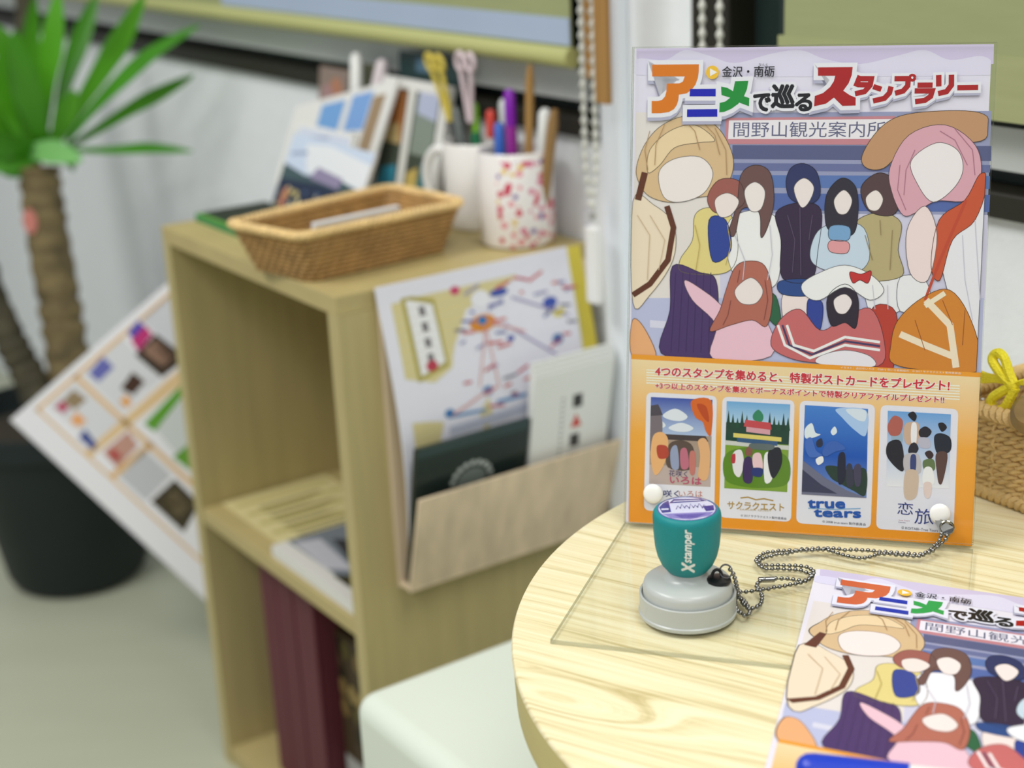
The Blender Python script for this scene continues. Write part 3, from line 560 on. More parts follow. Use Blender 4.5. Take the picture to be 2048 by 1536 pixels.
(25,'c',(176,176,200),2.6,[(31.4,258.4),(49.9,258.4),(50.1,253.8),(31.4,253.7)]),
(25,'p',(176,176,200),[(31.4,258.4),(49.9,258.4),(50.1,253.8),(31.4,253.7)]),
(26,'c',(228,228,246),2.6,[(31.7,260.3),(50.2,260.4),(50.3,255.8),(31.7,255.7)]),
(26,'p',(228,228,246),[(31.7,260.3),(50.2,260.4),(50.3,255.8),(31.7,255.7)]),
(27,'p',(16,26,176),[(31.7,260.3),(50.2,260.4),(50.3,255.8),(31.7,255.7)]),
(25,'c',(176,176,200),2.6,[(60.3,275),(68.3,275.2),(67.6,270.3),(65.7,265.6),(62.4,261.5),(58.3,258.5),(54.2,256.8),(51.2,256.4),(51.3,262.1),(54.6,262.9),(57.3,265),(59,268.6)]),
(25,'p',(176,176,200),[(60.3,275),(68.3,275.2),(67.6,270.3),(65.7,265.6),(62.4,261.5),(58.3,258.5),(54.2,256.8),(51.2,256.4),(51.3,262.1),(54.6,262.9),(57.3,265),(59,268.6)]),
(26,'c',(228,228,246),2.6,[(60.5,277),(68.5,277.2),(67.8,272.2),(65.9,267.5),(62.7,263.4),(58.6,260.5),(54.4,258.7),(51.4,258.4),(51.5,264.1),(54.9,264.9),(57.6,267),(59.3,270.5)]),
(26,'p',(228,228,246),[(60.5,277),(68.5,277.2),(67.8,272.2),(65.9,267.5),(62.7,263.4),(58.6,260.5),(54.4,258.7),(51.4,258.4),(51.5,264.1),(54.9,264.9),(57.6,267),(59.3,270.5)]),
(27,'p',(26,140,54),[(60.5,277),(68.5,277.2),(67.8,272.2),(65.9,267.5),(62.7,263.4),(58.6,260.5),(54.4,258.7),(51.4,258.4),(51.5,264.1),(54.9,264.9),(57.6,267),(59.3,270.5)]),
(25,'c',(176,176,200),2.6,[(51.9,271.9),(55.6,271.2),(62.3,267.4),(69.1,265),(69,260),(63.6,262.1),(57.6,265.3),(52.2,266.8)]),
(25,'p',(176,176,200),[(51.9,271.9),(55.6,271.2),(62.3,267.4),(69.1,265),(69,260),(63.6,262.1),(57.6,265.3),(52.2,266.8)]),
(26,'c',(228,228,246),2.6,[(52.1,273.9),(55.9,273.1),(62.5,269.3),(69.4,266.9),(69.3,262),(63.9,264),(57.8,267.2),(52.5,268.8)]),
(26,'p',(228,228,246),[(52.1,273.9),(55.9,273.1),(62.5,269.3),(69.4,266.9),(69.3,262),(63.9,264),(57.8,267.2),(52.5,268.8)]),
(27,'p',(26,140,54),[(52.1,273.9),(55.9,273.1),(62.5,269.3),(69.4,266.9),(69.3,262),(63.9,264),(57.8,267.2),(52.5,268.8)]),
(25,'c',(176,176,200),2.6,[(109.5,282.8),(129.7,282.8),(129.3,278),(127.7,273.4),(124.6,269),(128.5,266.4),(132,264.9),(132.2,260.3),(124.5,260.1),(119.4,265),(114.8,261.5),(107.9,259.9),(108.1,266),(112.9,267.7),(116.8,271.1),(119,274.6),(119.7,277.8),(109.5,277.9)]),
(25,'p',(176,176,200),[(109.5,282.8),(129.7,282.8),(129.3,278),(127.7,273.4),(124.6,269),(128.5,266.4),(132,264.9),(132.2,260.3),(124.5,260.1),(119.4,265),(114.8,261.5),(107.9,259.9),(108.1,266),(112.9,267.7),(116.8,271.1),(119,274.6),(119.7,277.8),(109.5,277.9)]),
(26,'c',(228,228,246),2.6,[(109.7,284.7),(129.9,284.7),(129.5,279.9),(127.9,275.3),(124.9,270.9),(128.8,268.3),(132.3,266.8),(132.4,262.2),(124.7,262),(119.6,266.9),(115.1,263.4),(108.1,261.8),(108.3,267.9),(113.1,269.6),(117.1,273.1),(119.2,276.5),(119.9,279.7),(109.8,279.8)]),
(26,'p',(228,228,246),[(109.7,284.7),(129.9,284.7),(129.5,279.9),(127.9,275.3),(124.9,270.9),(128.8,268.3),(132.3,266.8),(132.4,262.2),(124.7,262),(119.6,266.9),(115.1,263.4),(108.1,261.8),(108.3,267.9),(113.1,269.6),(117.1,273.1),(119.2,276.5),(119.9,279.7),(109.8,279.8)]),
(27,'p',(168,24,28),[(109.7,284.7),(129.9,284.7),(129.5,279.9),(127.9,275.3),(124.9,270.9),(128.8,268.3),(132.3,266.8),(132.4,262.2),(124.7,262),(119.6,266.9),(115.1,263.4),(108.1,261.8),(108.3,267.9),(113.1,269.6),(117.1,273.1),(119.2,276.5),(119.9,279.7),(109.8,279.8)]),
(25,'s',(176,176,200),6.4,[(134.2,278.2),(131.9,271.8)]),
(26,'s',(228,228,246),6.4,[(134.4,279.6),(132.1,273.3)]),
(27,'s',(168,24,28),3.1,[(134.4,279.6),(132.1,273.3)]),
(25,'s',(176,176,200),6.4,[(133.1,276.4),(140.8,276.4),(140.1,272.6),(137.1,268.8),(131.6,267.7)]),
(26,'s',(228,228,246),6.4,[(133.4,277.9),(141,277.8),(140.4,274),(137.3,270.3),(131.8,269.1)]),
(27,'s',(168,24,28),3.1,[(133.4,277.9),(141,277.8),(140.4,274),(137.3,270.3),(131.8,269.1)]),
(25,'s',(176,176,200),6.4,[(133,273),(139.4,272.7)]),
(26,'s',(228,228,246),6.4,[(133.2,274.4),(139.7,274.2)]),
(27,'s',(168,24,28),3.1,[(133.2,274.4),(139.7,274.2)]),
(25,'s',(176,176,200),6.4,[(142,271.8),(146.7,270.1)]),
(26,'s',(228,228,246),6.4,[(142.2,273.2),(147,271.6)]),
(27,'s',(168,24,28),3.1,[(142.2,273.2),(147,271.6)]),
(25,'s',(176,176,200),6.4,[(142.2,263.3),(148.6,264.8),(151.5,267.9),(152.2,271.7)]),
(26,'s',(228,228,246),6.4,[(142.4,264.8),(148.9,266.3),(151.7,269.4),(152.5,273.2)]),
(27,'s',(168,24,28),3.1,[(142.4,264.8),(148.9,266.3),(151.7,269.4),(152.5,273.2)]),
(25,'s',(176,176,200),6.4,[(154.1,276.3),(162,276.2),(161.7,272.1),(159.2,269),(154.7,267.8)]),
(26,'s',(228,228,246),6.4,[(154.3,277.7),(162.2,277.7),(162,273.5),(159.5,270.5),(154.9,269.2)]),
(27,'s',(168,24,28),3.1,[(154.3,277.7),(162.2,277.7),(162,273.5),(159.5,270.5),(154.9,269.2)]),
(25,'s',(176,176,200),6.4,[(167.4,272.4),(176,272.3)]),
(26,'s',(228,228,246),6.4,[(167.6,273.8),(176.2,273.8)]),
(27,'s',(168,24,28),3.1,[(167.6,273.8),(176.2,273.8)]),
(25,'s',(176,176,200),6.4,[(165.9,269.1),(175.9,269),(175,265.8),(171.9,263.6),(166.4,262.9)]),
(26,'s',(228,228,246),6.4,[(166.1,270.5),(176.1,270.5),(175.3,267.3),(172.1,265),(166.6,264.3)]),
(27,'s',(168,24,28),3.1,[(166.1,270.5),(176.1,270.5),(175.3,267.3),(172.1,265),(166.6,264.3)]),
(25,'s',(176,176,200),6.4,[(179.2,278.1),(179.5,271.5)]),
(26,'s',(228,228,246),6.4,[(179.4,279.6),(179.7,273)]),
(27,'s',(168,24,28),3.1,[(179.4,279.6),(179.7,273)]),
(25,'s',(176,176,200),6.4,[(186.4,278.3),(186.6,272.3),(184,268.5),(179.2,267.4)]),
(26,'s',(228,228,246),6.4,[(186.6,279.7),(186.8,273.7),(184.2,270),(179.5,268.9)]),
(27,'s',(168,24,28),3.1,[(186.6,279.7),(186.8,273.7),(184.2,270),(179.5,268.9)]),
(25,'s',(176,176,200),6.4,[(190,270.8),(201.6,270.9)]),
(26,'s',(228,228,246),6.4,[(190.2,272.2),(201.9,272.3)]),
(27,'s',(168,24,28),3.1,[(190.2,272.2),(201.9,272.3)]),
(27,'s',(168,24,28),1.6,[(165.9,278.2),(165.8,277.6),(165.6,277.2),(165.1,276.8),(164.5,276.7),(164,276.8),(163.5,277.2),(163.1,277.7),(163,278.2),(163.1,278.8),(163.4,279.3),(163.9,279.6),(164.4,279.7),(165,279.6),(165.5,279.3),(165.8,278.8),(165.9,278.2)]),
(26,'t',(20,20,28),'で',(72.1,259.4),(81.8,259.3),9.9,0.05,0,(228,228,246),0.16),
(26,'t',(20,20,28),'巡',(82.9,261.2),(96.1,261.2),13.2,0.05,0,(228,228,246),0.16),
(26,'t',(20,20,28),'る',(97.1,259.3),(106.7,259.3),9.8,0.05,0,(228,228,246),0.16),
(27,'p',(238,190,54),[(50.6,282.4),(50.5,281.3),(50.1,280.4),(49.5,279.5),(48.7,278.9),(47.8,278.5),(46.7,278.4),(45.7,278.5),(44.7,278.9),(43.9,279.6),(43.2,280.4),(42.8,281.4),(42.7,282.4),(42.8,283.5),(43.1,284.4),(43.8,285.3),(44.6,285.9),(45.5,286.3),(46.5,286.4),(47.6,286.3),(48.5,285.9),(49.4,285.2),(50,284.4),(50.4,283.4)]),
(28,'p',(246,244,248),[(45.1,284.8),(49.5,282.4),(45.3,280.1)]),
(27,'t',(30,30,40),'金沢・南砺',(52.5,279.5),(83.9,279.5),6.4,0.012,0,None,0),
(27,'t',(30,30,40),'なんと',(74.5,286),(79.9,285.9),1.6,0,0,None,0)]
CHAIN_UPPER=[(0.2481, 0.8464), (0.24, 0.8417), (0.2298, 0.8428), (0.2174, 0.847), (0.2046, 0.8506), (0.196, 0.8522), (0.1861, 0.8555), (0.1812, 0.8539), (0.1691, 0.8538), (0.1602, 0.8548), (0.1509, 0.8537), (0.1442, 0.8496), (0.1406, 0.8423), (0.1435, 0.8365), (0.1537, 0.8353), (0.1651, 0.8327), (0.1702, 0.8288), (0.1712, 0.822), (0.1671, 0.8158), (0.1614, 0.8138), (0.1525, 0.8174), (0.1427, 0.8178), (0.1385, 0.8156), (0.1356, 0.81), (0.1365, 0.8035), (0.1363, 0.7953), (0.1336, 0.7863), (0.1287, 0.7819), (0.1251, 0.7859), (0.1239, 0.7966)]
CHAIN_LOWER=[(0.2485, 0.8499), (0.2378, 0.8391), (0.2266, 0.8418), (0.2167, 0.8443), (0.2101, 0.8415), (0.2022, 0.8396), (0.1955, 0.8431), (0.1892, 0.8488), (0.183, 0.8551), (0.1724, 0.8556), (0.161, 0.8512), (0.1533, 0.8499), (0.1459, 0.8459), (0.1414, 0.8401), (0.1441, 0.8316), (0.1557, 0.8303), (0.1652, 0.8259), (0.1691, 0.8202), (0.1642, 0.8128), (0.1517, 0.8083), (0.1412, 0.8056), (0.1307, 0.8035), (0.1242, 0.8023), (0.1207, 0.7938), (0.1202, 0.7815), (0.1232, 0.774), (0.1266, 0.7779), (0.1258, 0.7902), (0.1233, 0.7998), (0.1233, 0.8113)]

LEAVES=[([(-0.652, 2.328, 0.681), (-0.573, 2.28, 0.686), (-0.504, 2.234, 0.694), (-0.434, 2.185, 0.695)], 0.016), ([(-0.645, 2.33, 0.686), (-0.586, 2.288, 0.718), (-0.521, 2.247, 0.753), (-0.466, 2.203, 0.78), (-0.415, 2.159, 0.804)], 0.022), ([(-0.65, 2.332, 0.692), (-0.594, 2.291, 0.744), (-0.539, 2.248, 0.787), (-0.475, 2.205, 0.832), (-0.4, 2.16, 0.87)], 0.024), ([(-0.659, 2.334, 0.699), (-0.613, 2.317, 0.756), (-0.565, 2.3, 0.814), (-0.529, 2.277, 0.857), (-0.49, 2.258, 0.909)], 0.034), ([(-0.665, 2.337, 0.707), (-0.65, 2.366, 0.772), (-0.626, 2.395, 0.835), (-0.598, 2.424, 0.9)], 0.03), ([(-0.682, 2.338, 0.709), (-0.664, 2.335, 0.785), (-0.646, 2.327, 0.843), (-0.628, 2.323, 0.914)], 0.036), ([(-0.703, 2.331, 0.69), (-0.699, 2.305, 0.769), (-0.7, 2.274, 0.83), (-0.714, 2.239, 0.884)], 0.044), ([(-0.716, 2.329, 0.684), (-0.738, 2.296, 0.743), (-0.756, 2.26, 0.792)], 0.044), ([(-0.72, 2.326, 0.674), (-0.688, 2.308, 0.684), (-0.652, 2.287, 0.684), (-0.611, 2.263, 0.675)], 0.036), ([(-0.675, 2.328, 0.682), (-0.704, 2.387, 0.749), (-0.718, 2.445, 0.818), (-0.716, 2.507, 0.895)], 0.034), ([(-0.69, 2.328, 0.679), (-0.719, 2.282, 0.7), (-0.766, 2.24, 0.732)], 0.04), ([(-0.686, 2.326, 0.676), (-0.719, 2.295, 0.676), (-0.768, 2.263, 0.676)], 0.036), ([(-0.671, 2.328, 0.682), (-0.647, 2.318, 0.728), (-0.62, 2.306, 0.772)], 0.034), ([(-0.682, 2.329, 0.682), (-0.68, 2.303, 0.731), (-0.683, 2.282, 0.793), (-0.682, 2.265, 0.866)], 0.045), ([(-0.698, 2.326, 0.676), (-0.721, 2.32, 0.708), (-0.75, 2.323, 0.768), (-0.77, 2.333, 0.848)], 0.045), ([(-0.668, 2.327, 0.678), (-0.634, 2.306, 0.662), (-0.645, 2.294, 0.674)], 0.02), ([(-0.694, 2.326, 0.676), (-0.707, 2.302, 0.666), (-0.738, 2.279, 0.661)], 0.03), ([(-0.705, 2.329, 0.683), (-0.71, 2.315, 0.724), (-0.728, 2.309, 0.791), (-0.747, 2.292, 0.823)], 0.05)]
TRUNK=[(-0.654, 2.223, 0.28), (-0.666, 2.24, 0.363), (-0.675, 2.265, 0.467), (-0.686, 2.292, 0.576), (-0.693, 2.319, 0.655)]
TRUNK2=[(-0.698, 2.202, 0.282), (-0.723, 2.227, 0.355), (-0.748, 2.237, 0.416), (-0.781, 2.267, 0.502), (-0.805, 2.311, 0.631)]
TRUNK3=[(-0.681, 2.289, 0.257), (-0.701, 2.327, 0.369), (-0.725, 2.391, 0.555), (-0.741, 2.441, 0.673), (-0.738, 2.51, 0.842), (-0.731, 2.541, 0.962)]
# ------------------------------------------------------------------ the room
b=MB(); b.box((-3.2,-2.2,-.06),(3.2,4.6,0)); struct(b.build('floor',M_floor))
U0,U1=-1.7,3.3
b=MB()
b.boxw(U0,U1,.30,.42,-.02,.80); b.boxw(-.1563,-.047,.30,.42,.80,1.95); b.boxw(U0,U1,.30,.42,1.95,2.5)
struct(b.build('wall_back',M_wall))
def window(name,u0,u1,side):
    f=MB(); f.boxw(u0,u1,.290,.40,.80,.820); f.boxw(u0,u1,.36,.40,1.90,1.95)
    f.boxw(u0,u0+.05,.345,.40,.820,1.9); f.boxw(u1-.05,u1,.345 if not side else .2985,.40,.820,1.9)
    w=struct(f.build(name,M_darkframe,bevel=.002))
    f=MB(); f.boxw(u0+.05,u1-.05 if side else u1,.302,.335,.834,.866); f.build('sash_rail',M_sash,w)
    f=MB(); f.boxw(u0+.05,u1-.05,.322,.334,.820,.834); f.boxw(u0+.05,u1-.05,.330,.336,.866,1.9); f.build('pane',M_glass,w)
    if side:
        f=MB(); f.boxw(u1-.158,u1-.128,.305,.3295,.866,1.9); f.build('sash_stile',M_sashd,w)
    return w
window('window_1',-.047,U1,False); window('window_2',U0,-.1563,True)
# a slim cable duct runs down the wall between the windows
b=MB(); b.boxw(-.0655,-.034,.287,.2995,.03,2.45); tag(b.build('cable_duct',M_duct,bevel=.002),'white vertical cable duct on the wall between the two windows','cable duct')
b=MB(); b.boxw(-.034,U1,.291,.2995,.0,.06); struct(b.build('baseboard_back',M_wall,bevel=.002))

def chain_part(parent,ua,ub,v,ztop,zbot,weight):
    m=MB()
    for u,z1 in ((ua,ztop),(ub,ztop)):
        n=int((z1-zbot)/.0115); uu=(ua+ub)/2
        for i in range(n):
            t=i/n; k=1 if zbot+i*.0115>zbot+.05 else (i*.0115/.05)
            c=W(uu+(u-uu)*k,v,zbot+i*.0115+.004); m.ball(c,.0036,8,6,(1,1,1.2))
        m.tube([W(u,v,zbot+.05),W(u,v,z1)],.0018,6)
    bc=m.build('bead_chain',M_bead,parent,True)
    if weight:
        m=MB(); uu=(ua+ub)/2; zz=zbot-.085
        m.boxw(uu-.0085,uu+.0085,v-.005,v+.005,zz,zbot-.006); m.build('chain_weight',M_white,bc,bevel=.003)
        m=MB(); m.tube([W(uu+.006*math.cos(a)+.004,v-.004,zbot+.003+.009*math.sin(a)) for a in [k*PI/8 for k in range(16)]],.0012,6,True); m.build('ring',M_lens,bc,True)
def blind(label,u0,u1,zb,zbar,v,band,name='roller_blind'):
    t=thing(name,label,'blind',W((u0+u1)/2,v,zb))
    m=MB(); m.boxw(u0,u1,v-.001,v+.001,zb+.012,1.93); m.build('fabric',M_blind,t)
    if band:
        m=MB(); m.boxw(u0,u1-.0 if u1<1.2 else .78,v-.0022,v-.0011,zbar+.002,zbar+.028); m.build('painted_light_band',M_lightband,t)  # outside light on the fabric, put in as a pale blue strip
    m=MB(); r=(zbar-zb)/2
    if band: m.tube([W(u0-.002,v,zb+r),W(u1,v,zb+r)],r,16); m.build('bottom_bar',M_bar,t,True)
    else: m.boxw(u0,u1+.0065,v-.0018,v+.0018,zb,zbar); m.build('hem',M_hem,t)
    m=MB(); m.tube([W(u0,v,1.93),W(u1,v,1.93)],.018,14); m.build('roller',M_white,t,True)
    return t
t=blind('olive roller blind above the bookcase, outside light painted pale blue over its bar',-.012,3.2,.872,.892,.272,True)
chain_part(t,-.042,-.0595,.262,1.93,.730,True)
t=blind('olive roller blind behind the acrylic stand, right of the black gap',-1.6,-.300,.876,.922,.275,False)
chain_part(t,-.2135,-.2355,.262,1.93,.72,False)
t=thing('wooden_board','brown wooden slats hanging at the window edge behind bead chain','wooden board',W(-.05,.282,.845))
b=MB(); b.boxw(-.040,-.021,.276,.286,.864,1.6); b.build('slat',M_brownwood,t,bevel=.001)
b=MB(); b.boxw(-.0985,-.0795,.247,.253,.8487,1.6); b.build('slat',M_brownwood,t,bevel=.001)
b=MB(); b.boxw(-.052,-.040,.278,.286,.852,1.6); b.build('slat',M_purplewood,t)

# ------------------------------------------------------------------ table
TX,TY,TR_=.27246,.75874,.27975
t=thing('round_table','round pale maple table carrying the acrylic stand and stamp','table',(TX,TY,0))
b=MB(); b.lathe([(TR_-.0015,H-.004),(TR_,H-.002),(TR_-.0008,H-.0004),(TR_-.002,H)],(TX,TY,0),160); b.build('table_top',M_table,t,True,angle=25)
b=MB(); b.lathe([(TR_-.006,H-.032),(TR_-.0015,H-.030),(TR_-.0008,H-.012),(TR_-.0012,H-.0041)],(TX,TY,0),160); b.build('edge_band',M_edge,t,True)
b=MB(); b.lathe([(.03,.02),(.03,H-.032)],(TX,TY,0),32); b.build('pedestal',M_steel,t,True)
b=MB(); b.lathe([(.19,0),(.19,.008),(.17,.014),(.035,.022)],(TX,TY,0),48); b.build('foot_plate',M_steel,t,True)

# ------------------------------------------------------------------ acrylic stand with its poster
yaw,tilt=-.27356,.20636
PE=Vector((math.cos(yaw),math.sin(yaw),0)); PN=Vector((-math.sin(yaw),math.cos(yaw),0)); PU=Vector((0,0,math.cos(tilt)))+PN*math.sin(tilt)
PB=Vector((.0704,.91086,H+.003)); PF=PE.cross(PU).normalized()   # PF points out of the print
if PF.dot(Vector((0,-1,0)))<0: PF=-PF
def PP(x,y,l): return PB+PE*(x*.001)+PU*(y*.001)+PF*l
def slab(m,f,x0,y0,x1,y1,l0,l1,edge=None):
    p=[f(x0,y0,l0),f(x1,y0,l0),f(x1,y1,l0),f(x0,y1,l0),f(x0,y0,l1),f(x1,y0,l1),f(x1,y1,l1),f(x0,y1,l1)]
    m.cm=0; m.add(p,[(3,2,1,0),(4,5,6,7)]); m.cm=edge or 0; m.add(p,[(0,1,5,4),(1,2,6,5),(2,3,7,6),(3,0,4,7)]); m.cm=0
t=thing('acrylic_stand','clear acrylic L-shaped stand holding the poster on the round table','sign stand',tuple(PB+PE*.105))
m=MB(); slab(m,PP,-2.6,1,211.4,298,.0016,.0036,1); m.build('front_sheet',[M_clear,M_cedge],t)
m=MB(); slab(m,PP,-2.6,1,211.4,298,-.0030,-.0010,1); m.build('back_sheet',[M_clear,M_cedge],t)
q=[(-.0026,.003),(-.0134,-.160),(.2030,-.169),(.2114,-.006)]
def PQ(x,d,z): return Vector((PB.x,PB.y,0))+PE*x+PN*d+Vector((0,0,z))
m=MB(); p=[PQ(x,d,z) for z in (H+.0004,H+.0030) for x,d in (q[1],q[2],q[3],q[0])]
m.add(p,[(3,2,1,0),(4,5,6,7)]); m.cm=1; m.add(p,[(0,1,5,4),(1,2,6,5),(2,3,7,6),(3,0,4,7)]); m.build('base_sheet',[M_clear,M_cedge],t)
for x,y in ((15.9,20.5),(191.2,18.8)):
    m=MB(); m.lathe([(.0062,0),(.0062,.0008),(.0054,.0018),(.0035,.0024),(.001,.0026)],PP(x,y,.0036),24,PF); m.build('rivet',M_white,t,True)
    m=MB()
pr=Print(PP); slab(pr.m,PP,-1.7,0,208.5,297,-.0004,0)
pr.m.col=[(224,220,240)]*6
pr.run(ART); pr.m.gain=1.07; tag(pr.m.build('poster',M_print,loc=tuple(PB)),'stamp rally poster standing upright inside the clear acrylic stand','poster')

# the flyer on the table
FT=Vector((.17359,.82666,.66772)); FX=Vector((.90993,-.41475,-.00257))*.98; FY=Vector((-.30612,-.95184,-.01721))*.965
FN=FX.cross(FY).normalized()
if FN.z<0: FN=-FN
def FF(x,y,l):
    x=x+6.5 if x>3 else (x+1.7)*9.5/4.7; y=297-y; y=y+2.5 if y>5 else y*1.5
    return FT+FX*(x*.001)+FY*(y*.001)+FN*l
pr=Print(FF); slab(pr.m,FF,-1.7,0,208.4,297,-.0003,0); pr.m.col=[(230,226,238)]*6
pr.run(ART,{(216,120,22):(206,98,50),(26,140,54):(38,158,70),(16,26,176):(12,44,170)})
tag(pr.m.build('flyer',M_gloss,loc=tuple(FT)),'stamp rally flyer lying flat on the table, lower right corner','flyer')
t=thing('marker_pen','blue rounded marker end lying on the flyer at the bottom edge','pen',(.143,.606,H+.003))
a=Vector((.1212,.6131,H+.0105)); d=Vector((.0442,-.0134,0)).normalized()
m=MB(); pts=[a+d*x for x in (0,.0015,.004,.008,.05)]; m.tube(pts,[.003,.0055,.0072,.0078,.008],20); m.build('cap',P('blue_plastic',(16,56,190)),t,True)
m=MB(); m.tube([a+d*.05,a+d*.125,a+d*.132],[.0074,.0074,.005],20); m.build('barrel',M_white,t,True)

# ------------------------------------------------------------------ stamp
SX,SYY,SZ=.0928,.7855,H+.0031
sc=(SX,SYY,SZ)
t=thing('rubber_stamp','teal and grey self-inking rubber stamp on the acrylic base','stamp',sc)
m=MB(); m.lathe([(.0272,0),(.0276,.0008),(.0276,.0022),(.0270,.0028),(.0271,.0128),(.0266,.0134),(.0258,.0130),(.0256,.011)],sc,64,capt=True); m.build('base_cap',M_grey,t,True)
m=MB(); m.lathe([(.0250,.009),(.0250,.0168),(.0243,.0192),(.0225,.0206),(.014,.0214),(.0118,.0224),(.0105,.0245),(.0105,.032)],sc,64); m.build('body',M_grey,t,True,angle=60)
hz=.0226
m=MB(); m.lathe([(.002,hz),(.0068,hz+.001),(.0112,hz+.0038),(.0144,hz+.0078),(.0166,hz+.0130),(.0179,hz+.0190),(.0186,hz+.0270),(.0189,hz+.0350),(.0189,hz+.0366),(.0186,hz+.0384),(.0176,hz+.0399),(.0166,hz+.0403)],sc,56); hd=m.build('handle',M_teal,t,True,angle=80)
R_=Vector((.9989,-.0154,-.045)); r2=Vector((R_.x,R_.y,0)).normalized(); f2=Vector((-r2.y,r2.x,0))
def HD(x,y,l): return Vector(sc)+r2*(x*.001)+f2*(y*.001)+Vector((0,0,hz+.0404+l))
pr=Print(HD)
WH=(228,230,246); PUR=(66,58,140)
pr.disc(0,(96,92,168),0,0,16.4,n=40); pr.disc(1,WH,0,0,15.6,n=40)
pr.poly(2,PUR,[(-15,3),(-12,9),(-9,12),(-9,-4),(-14,-5)]); pr.poly(3,WH,[(-14,1),(-10,1),(-10,-1),(-14,-1)]); pr.poly(2,PUR,[(-9,8),(12,9),(9,12.5),(-6,13.5)]); pr.poly(3,WH,[(-7,9.5),(9,10),(8,11),(-6,11)])
for i in range(7): pr.stroke(3,PUR,.55,[(-6+2.4*i,-1+(i%3)),(-4.6+2.4*i,4+(i%2)*2),(-3.4+2.4*i,0)])
pr.poly(2,(150,140,200),[(-14,-6),(14,-6),(11,-11),(0,-15),(-10,-12)]); pr.poly(3,(110,98,172),[(-8,-8),(10,-8),(4,-13),(-4,-13)]); pr.poly(2,PUR,[(9,2),(15,3),(14.6,-4),(10,-5)])
pr.m.build('label_disc',M_ink,hd)
m=MB(); m.lathe([(.0164,hz+.0403),(.0160,hz+.0411),(.012,hz+.0423),(.006,hz+.0429),(.001,hz+.0431)],sc,40,capb=False); m.build('lens',M_lens,hd,True)
# lettering wraps the front of the handle, reading upward
prof=[(.0068,hz+.001),(.0112,hz+.0038),(.0144,hz+.0078),(.0166,hz+.0130),(.0179,hz+.0190),(.0186,hz+.0270),(.0189,hz+.0350),(.0189,hz+.0366)]
def hr(z):
    for (r0,z0),(r1,z1) in zip(prof,prof[1:]):
        if z<=z1: return r0+(r1-r0)*(z-z0)/(z1-z0)
    return prof[-1][0]
def HL(x,y,l):   # x along the word (up), y to the left of the word
    z=x*.001; r=hr(z)+.00012+l; a=(-y*.001)/r-.02
    return Vector(sc)+(r2*math.sin(a)-f2*math.cos(a))*r+Vector((0,0,z))
pr=Print(HL); z0=hz*1000
pr.text(0,(236,242,240),'stamper',(z0+15.2,-2.4),(z0+35.2,-2.4),5.6,.025,.2)
pr.text(0,(236,242,240),'X',(z0+8.6,-2.4),(z0+14.6,-2.4),6.6,.05,.2)
pr.m.build('lettering',M_print,hd)
# black cord knob on the shoulder
kc=Vector((SX+.0166,SYY-.0062,SZ+.0205))
m=MB(); m.lathe([(.0066,0),(.0070,.001),(.0066,.0022),(.0045,.0030),(.003,.0034)],kc,28)
m.tube([kc+Vector((.0028*math.cos(a)-.001,0,.003+.0046*math.sin(a))) for a in [k*PI/10 for k in range(11)]],.0009,8); kn=m.build('cord_knob',M_black,t,True)
m=MB(); m.tube([kc+Vector((.004+.0034*math.cos(a),.0034*math.sin(a)*.5,.0062+.0034*math.sin(a))) for a in [k*PI/8 for k in range(16)]],.0005,6,True); m.build('split_ring',M_steel,kn,True)

# ------------------------------------------------------------------ ball chain
z=H+.0030+.0014
t=thing('ball_chain','nickel ball chain tying the stamp to the acrylic stand','chain',(.18,.845,H+.003))
cp=PP(195.5,7.6,.0075)
def lift(L): return [Vector((x,y,z)) for x,y in L]
up=spline([cp,cp+Vector((-.002,-.006,-.001))]+lift(CHAIN_UPPER),8)
lo=spline([cp+Vector((-.003,0,0)),cp+Vector((-.006,-.006,-.002))]+lift(CHAIN_LOWER)+[Vector((SX+.0292,SYY+.004,SZ+.005)),Vector((SX+.0275,SYY-.001,SZ+.014)),kc+Vector((.0085,.001,.003)),kc+Vector((.006,.0005,.0075))],8)
m=MB()
rngz=random.Random(3)
for L in (up,lo):
    q=resample(L,.0034)
    for p in q: m.ball(p+Vector((0,0,rngz.uniform(0,.0006))),.00136,8,6)
    m.tube(L,.00038,5)
m.build('bead_strand',M_steel,t,True)
i=min(range(len(up)),key=lambda k:(up[k]-Vector((.1575,.8155,z))).length); i=[k for k in range(len(up)) if (up[k]-up[i]).length<.02][0] if False else i
cc=Vector(CHAIN_UPPER[21]+(z,)); c2=Vector(CHAIN_UPPER[20]+(z,)); dd=(cc-c2).normalized()
m=MB(); m.tube([cc-dd*.005,cc-dd*.0045,cc+dd*.0045,cc+dd*.005],[.0010,.0017,.0017,.0010],12); m.build('connector',M_steel,t,True)
m=MB(); pts=[PP(187.5,17,.0040),PP(197,14.5,.0075),PP(199.8,12,.0078),PP(196.5,5.5,.0082),PP(191.5,8,.0080),PP(189,13,.0045)]
n_=len(pts); m.add(pts+[p+PF*.0007 for p in pts],[tuple(range(n_)),tuple(range(2*n_-1,n_-1,-1))]+[(k,(k+1)%n_,n_+(k+1)%n_,n_+k) for k in range(n_)])
m.tube([cp+Vector((0,0,.004))+PE*.004*math.cos(a)+PU*.004*math.sin(a) for a in [k*PI/8 for k in range(16)]],.0006,6,True)
m.build('clip_plate',M_steel,t)

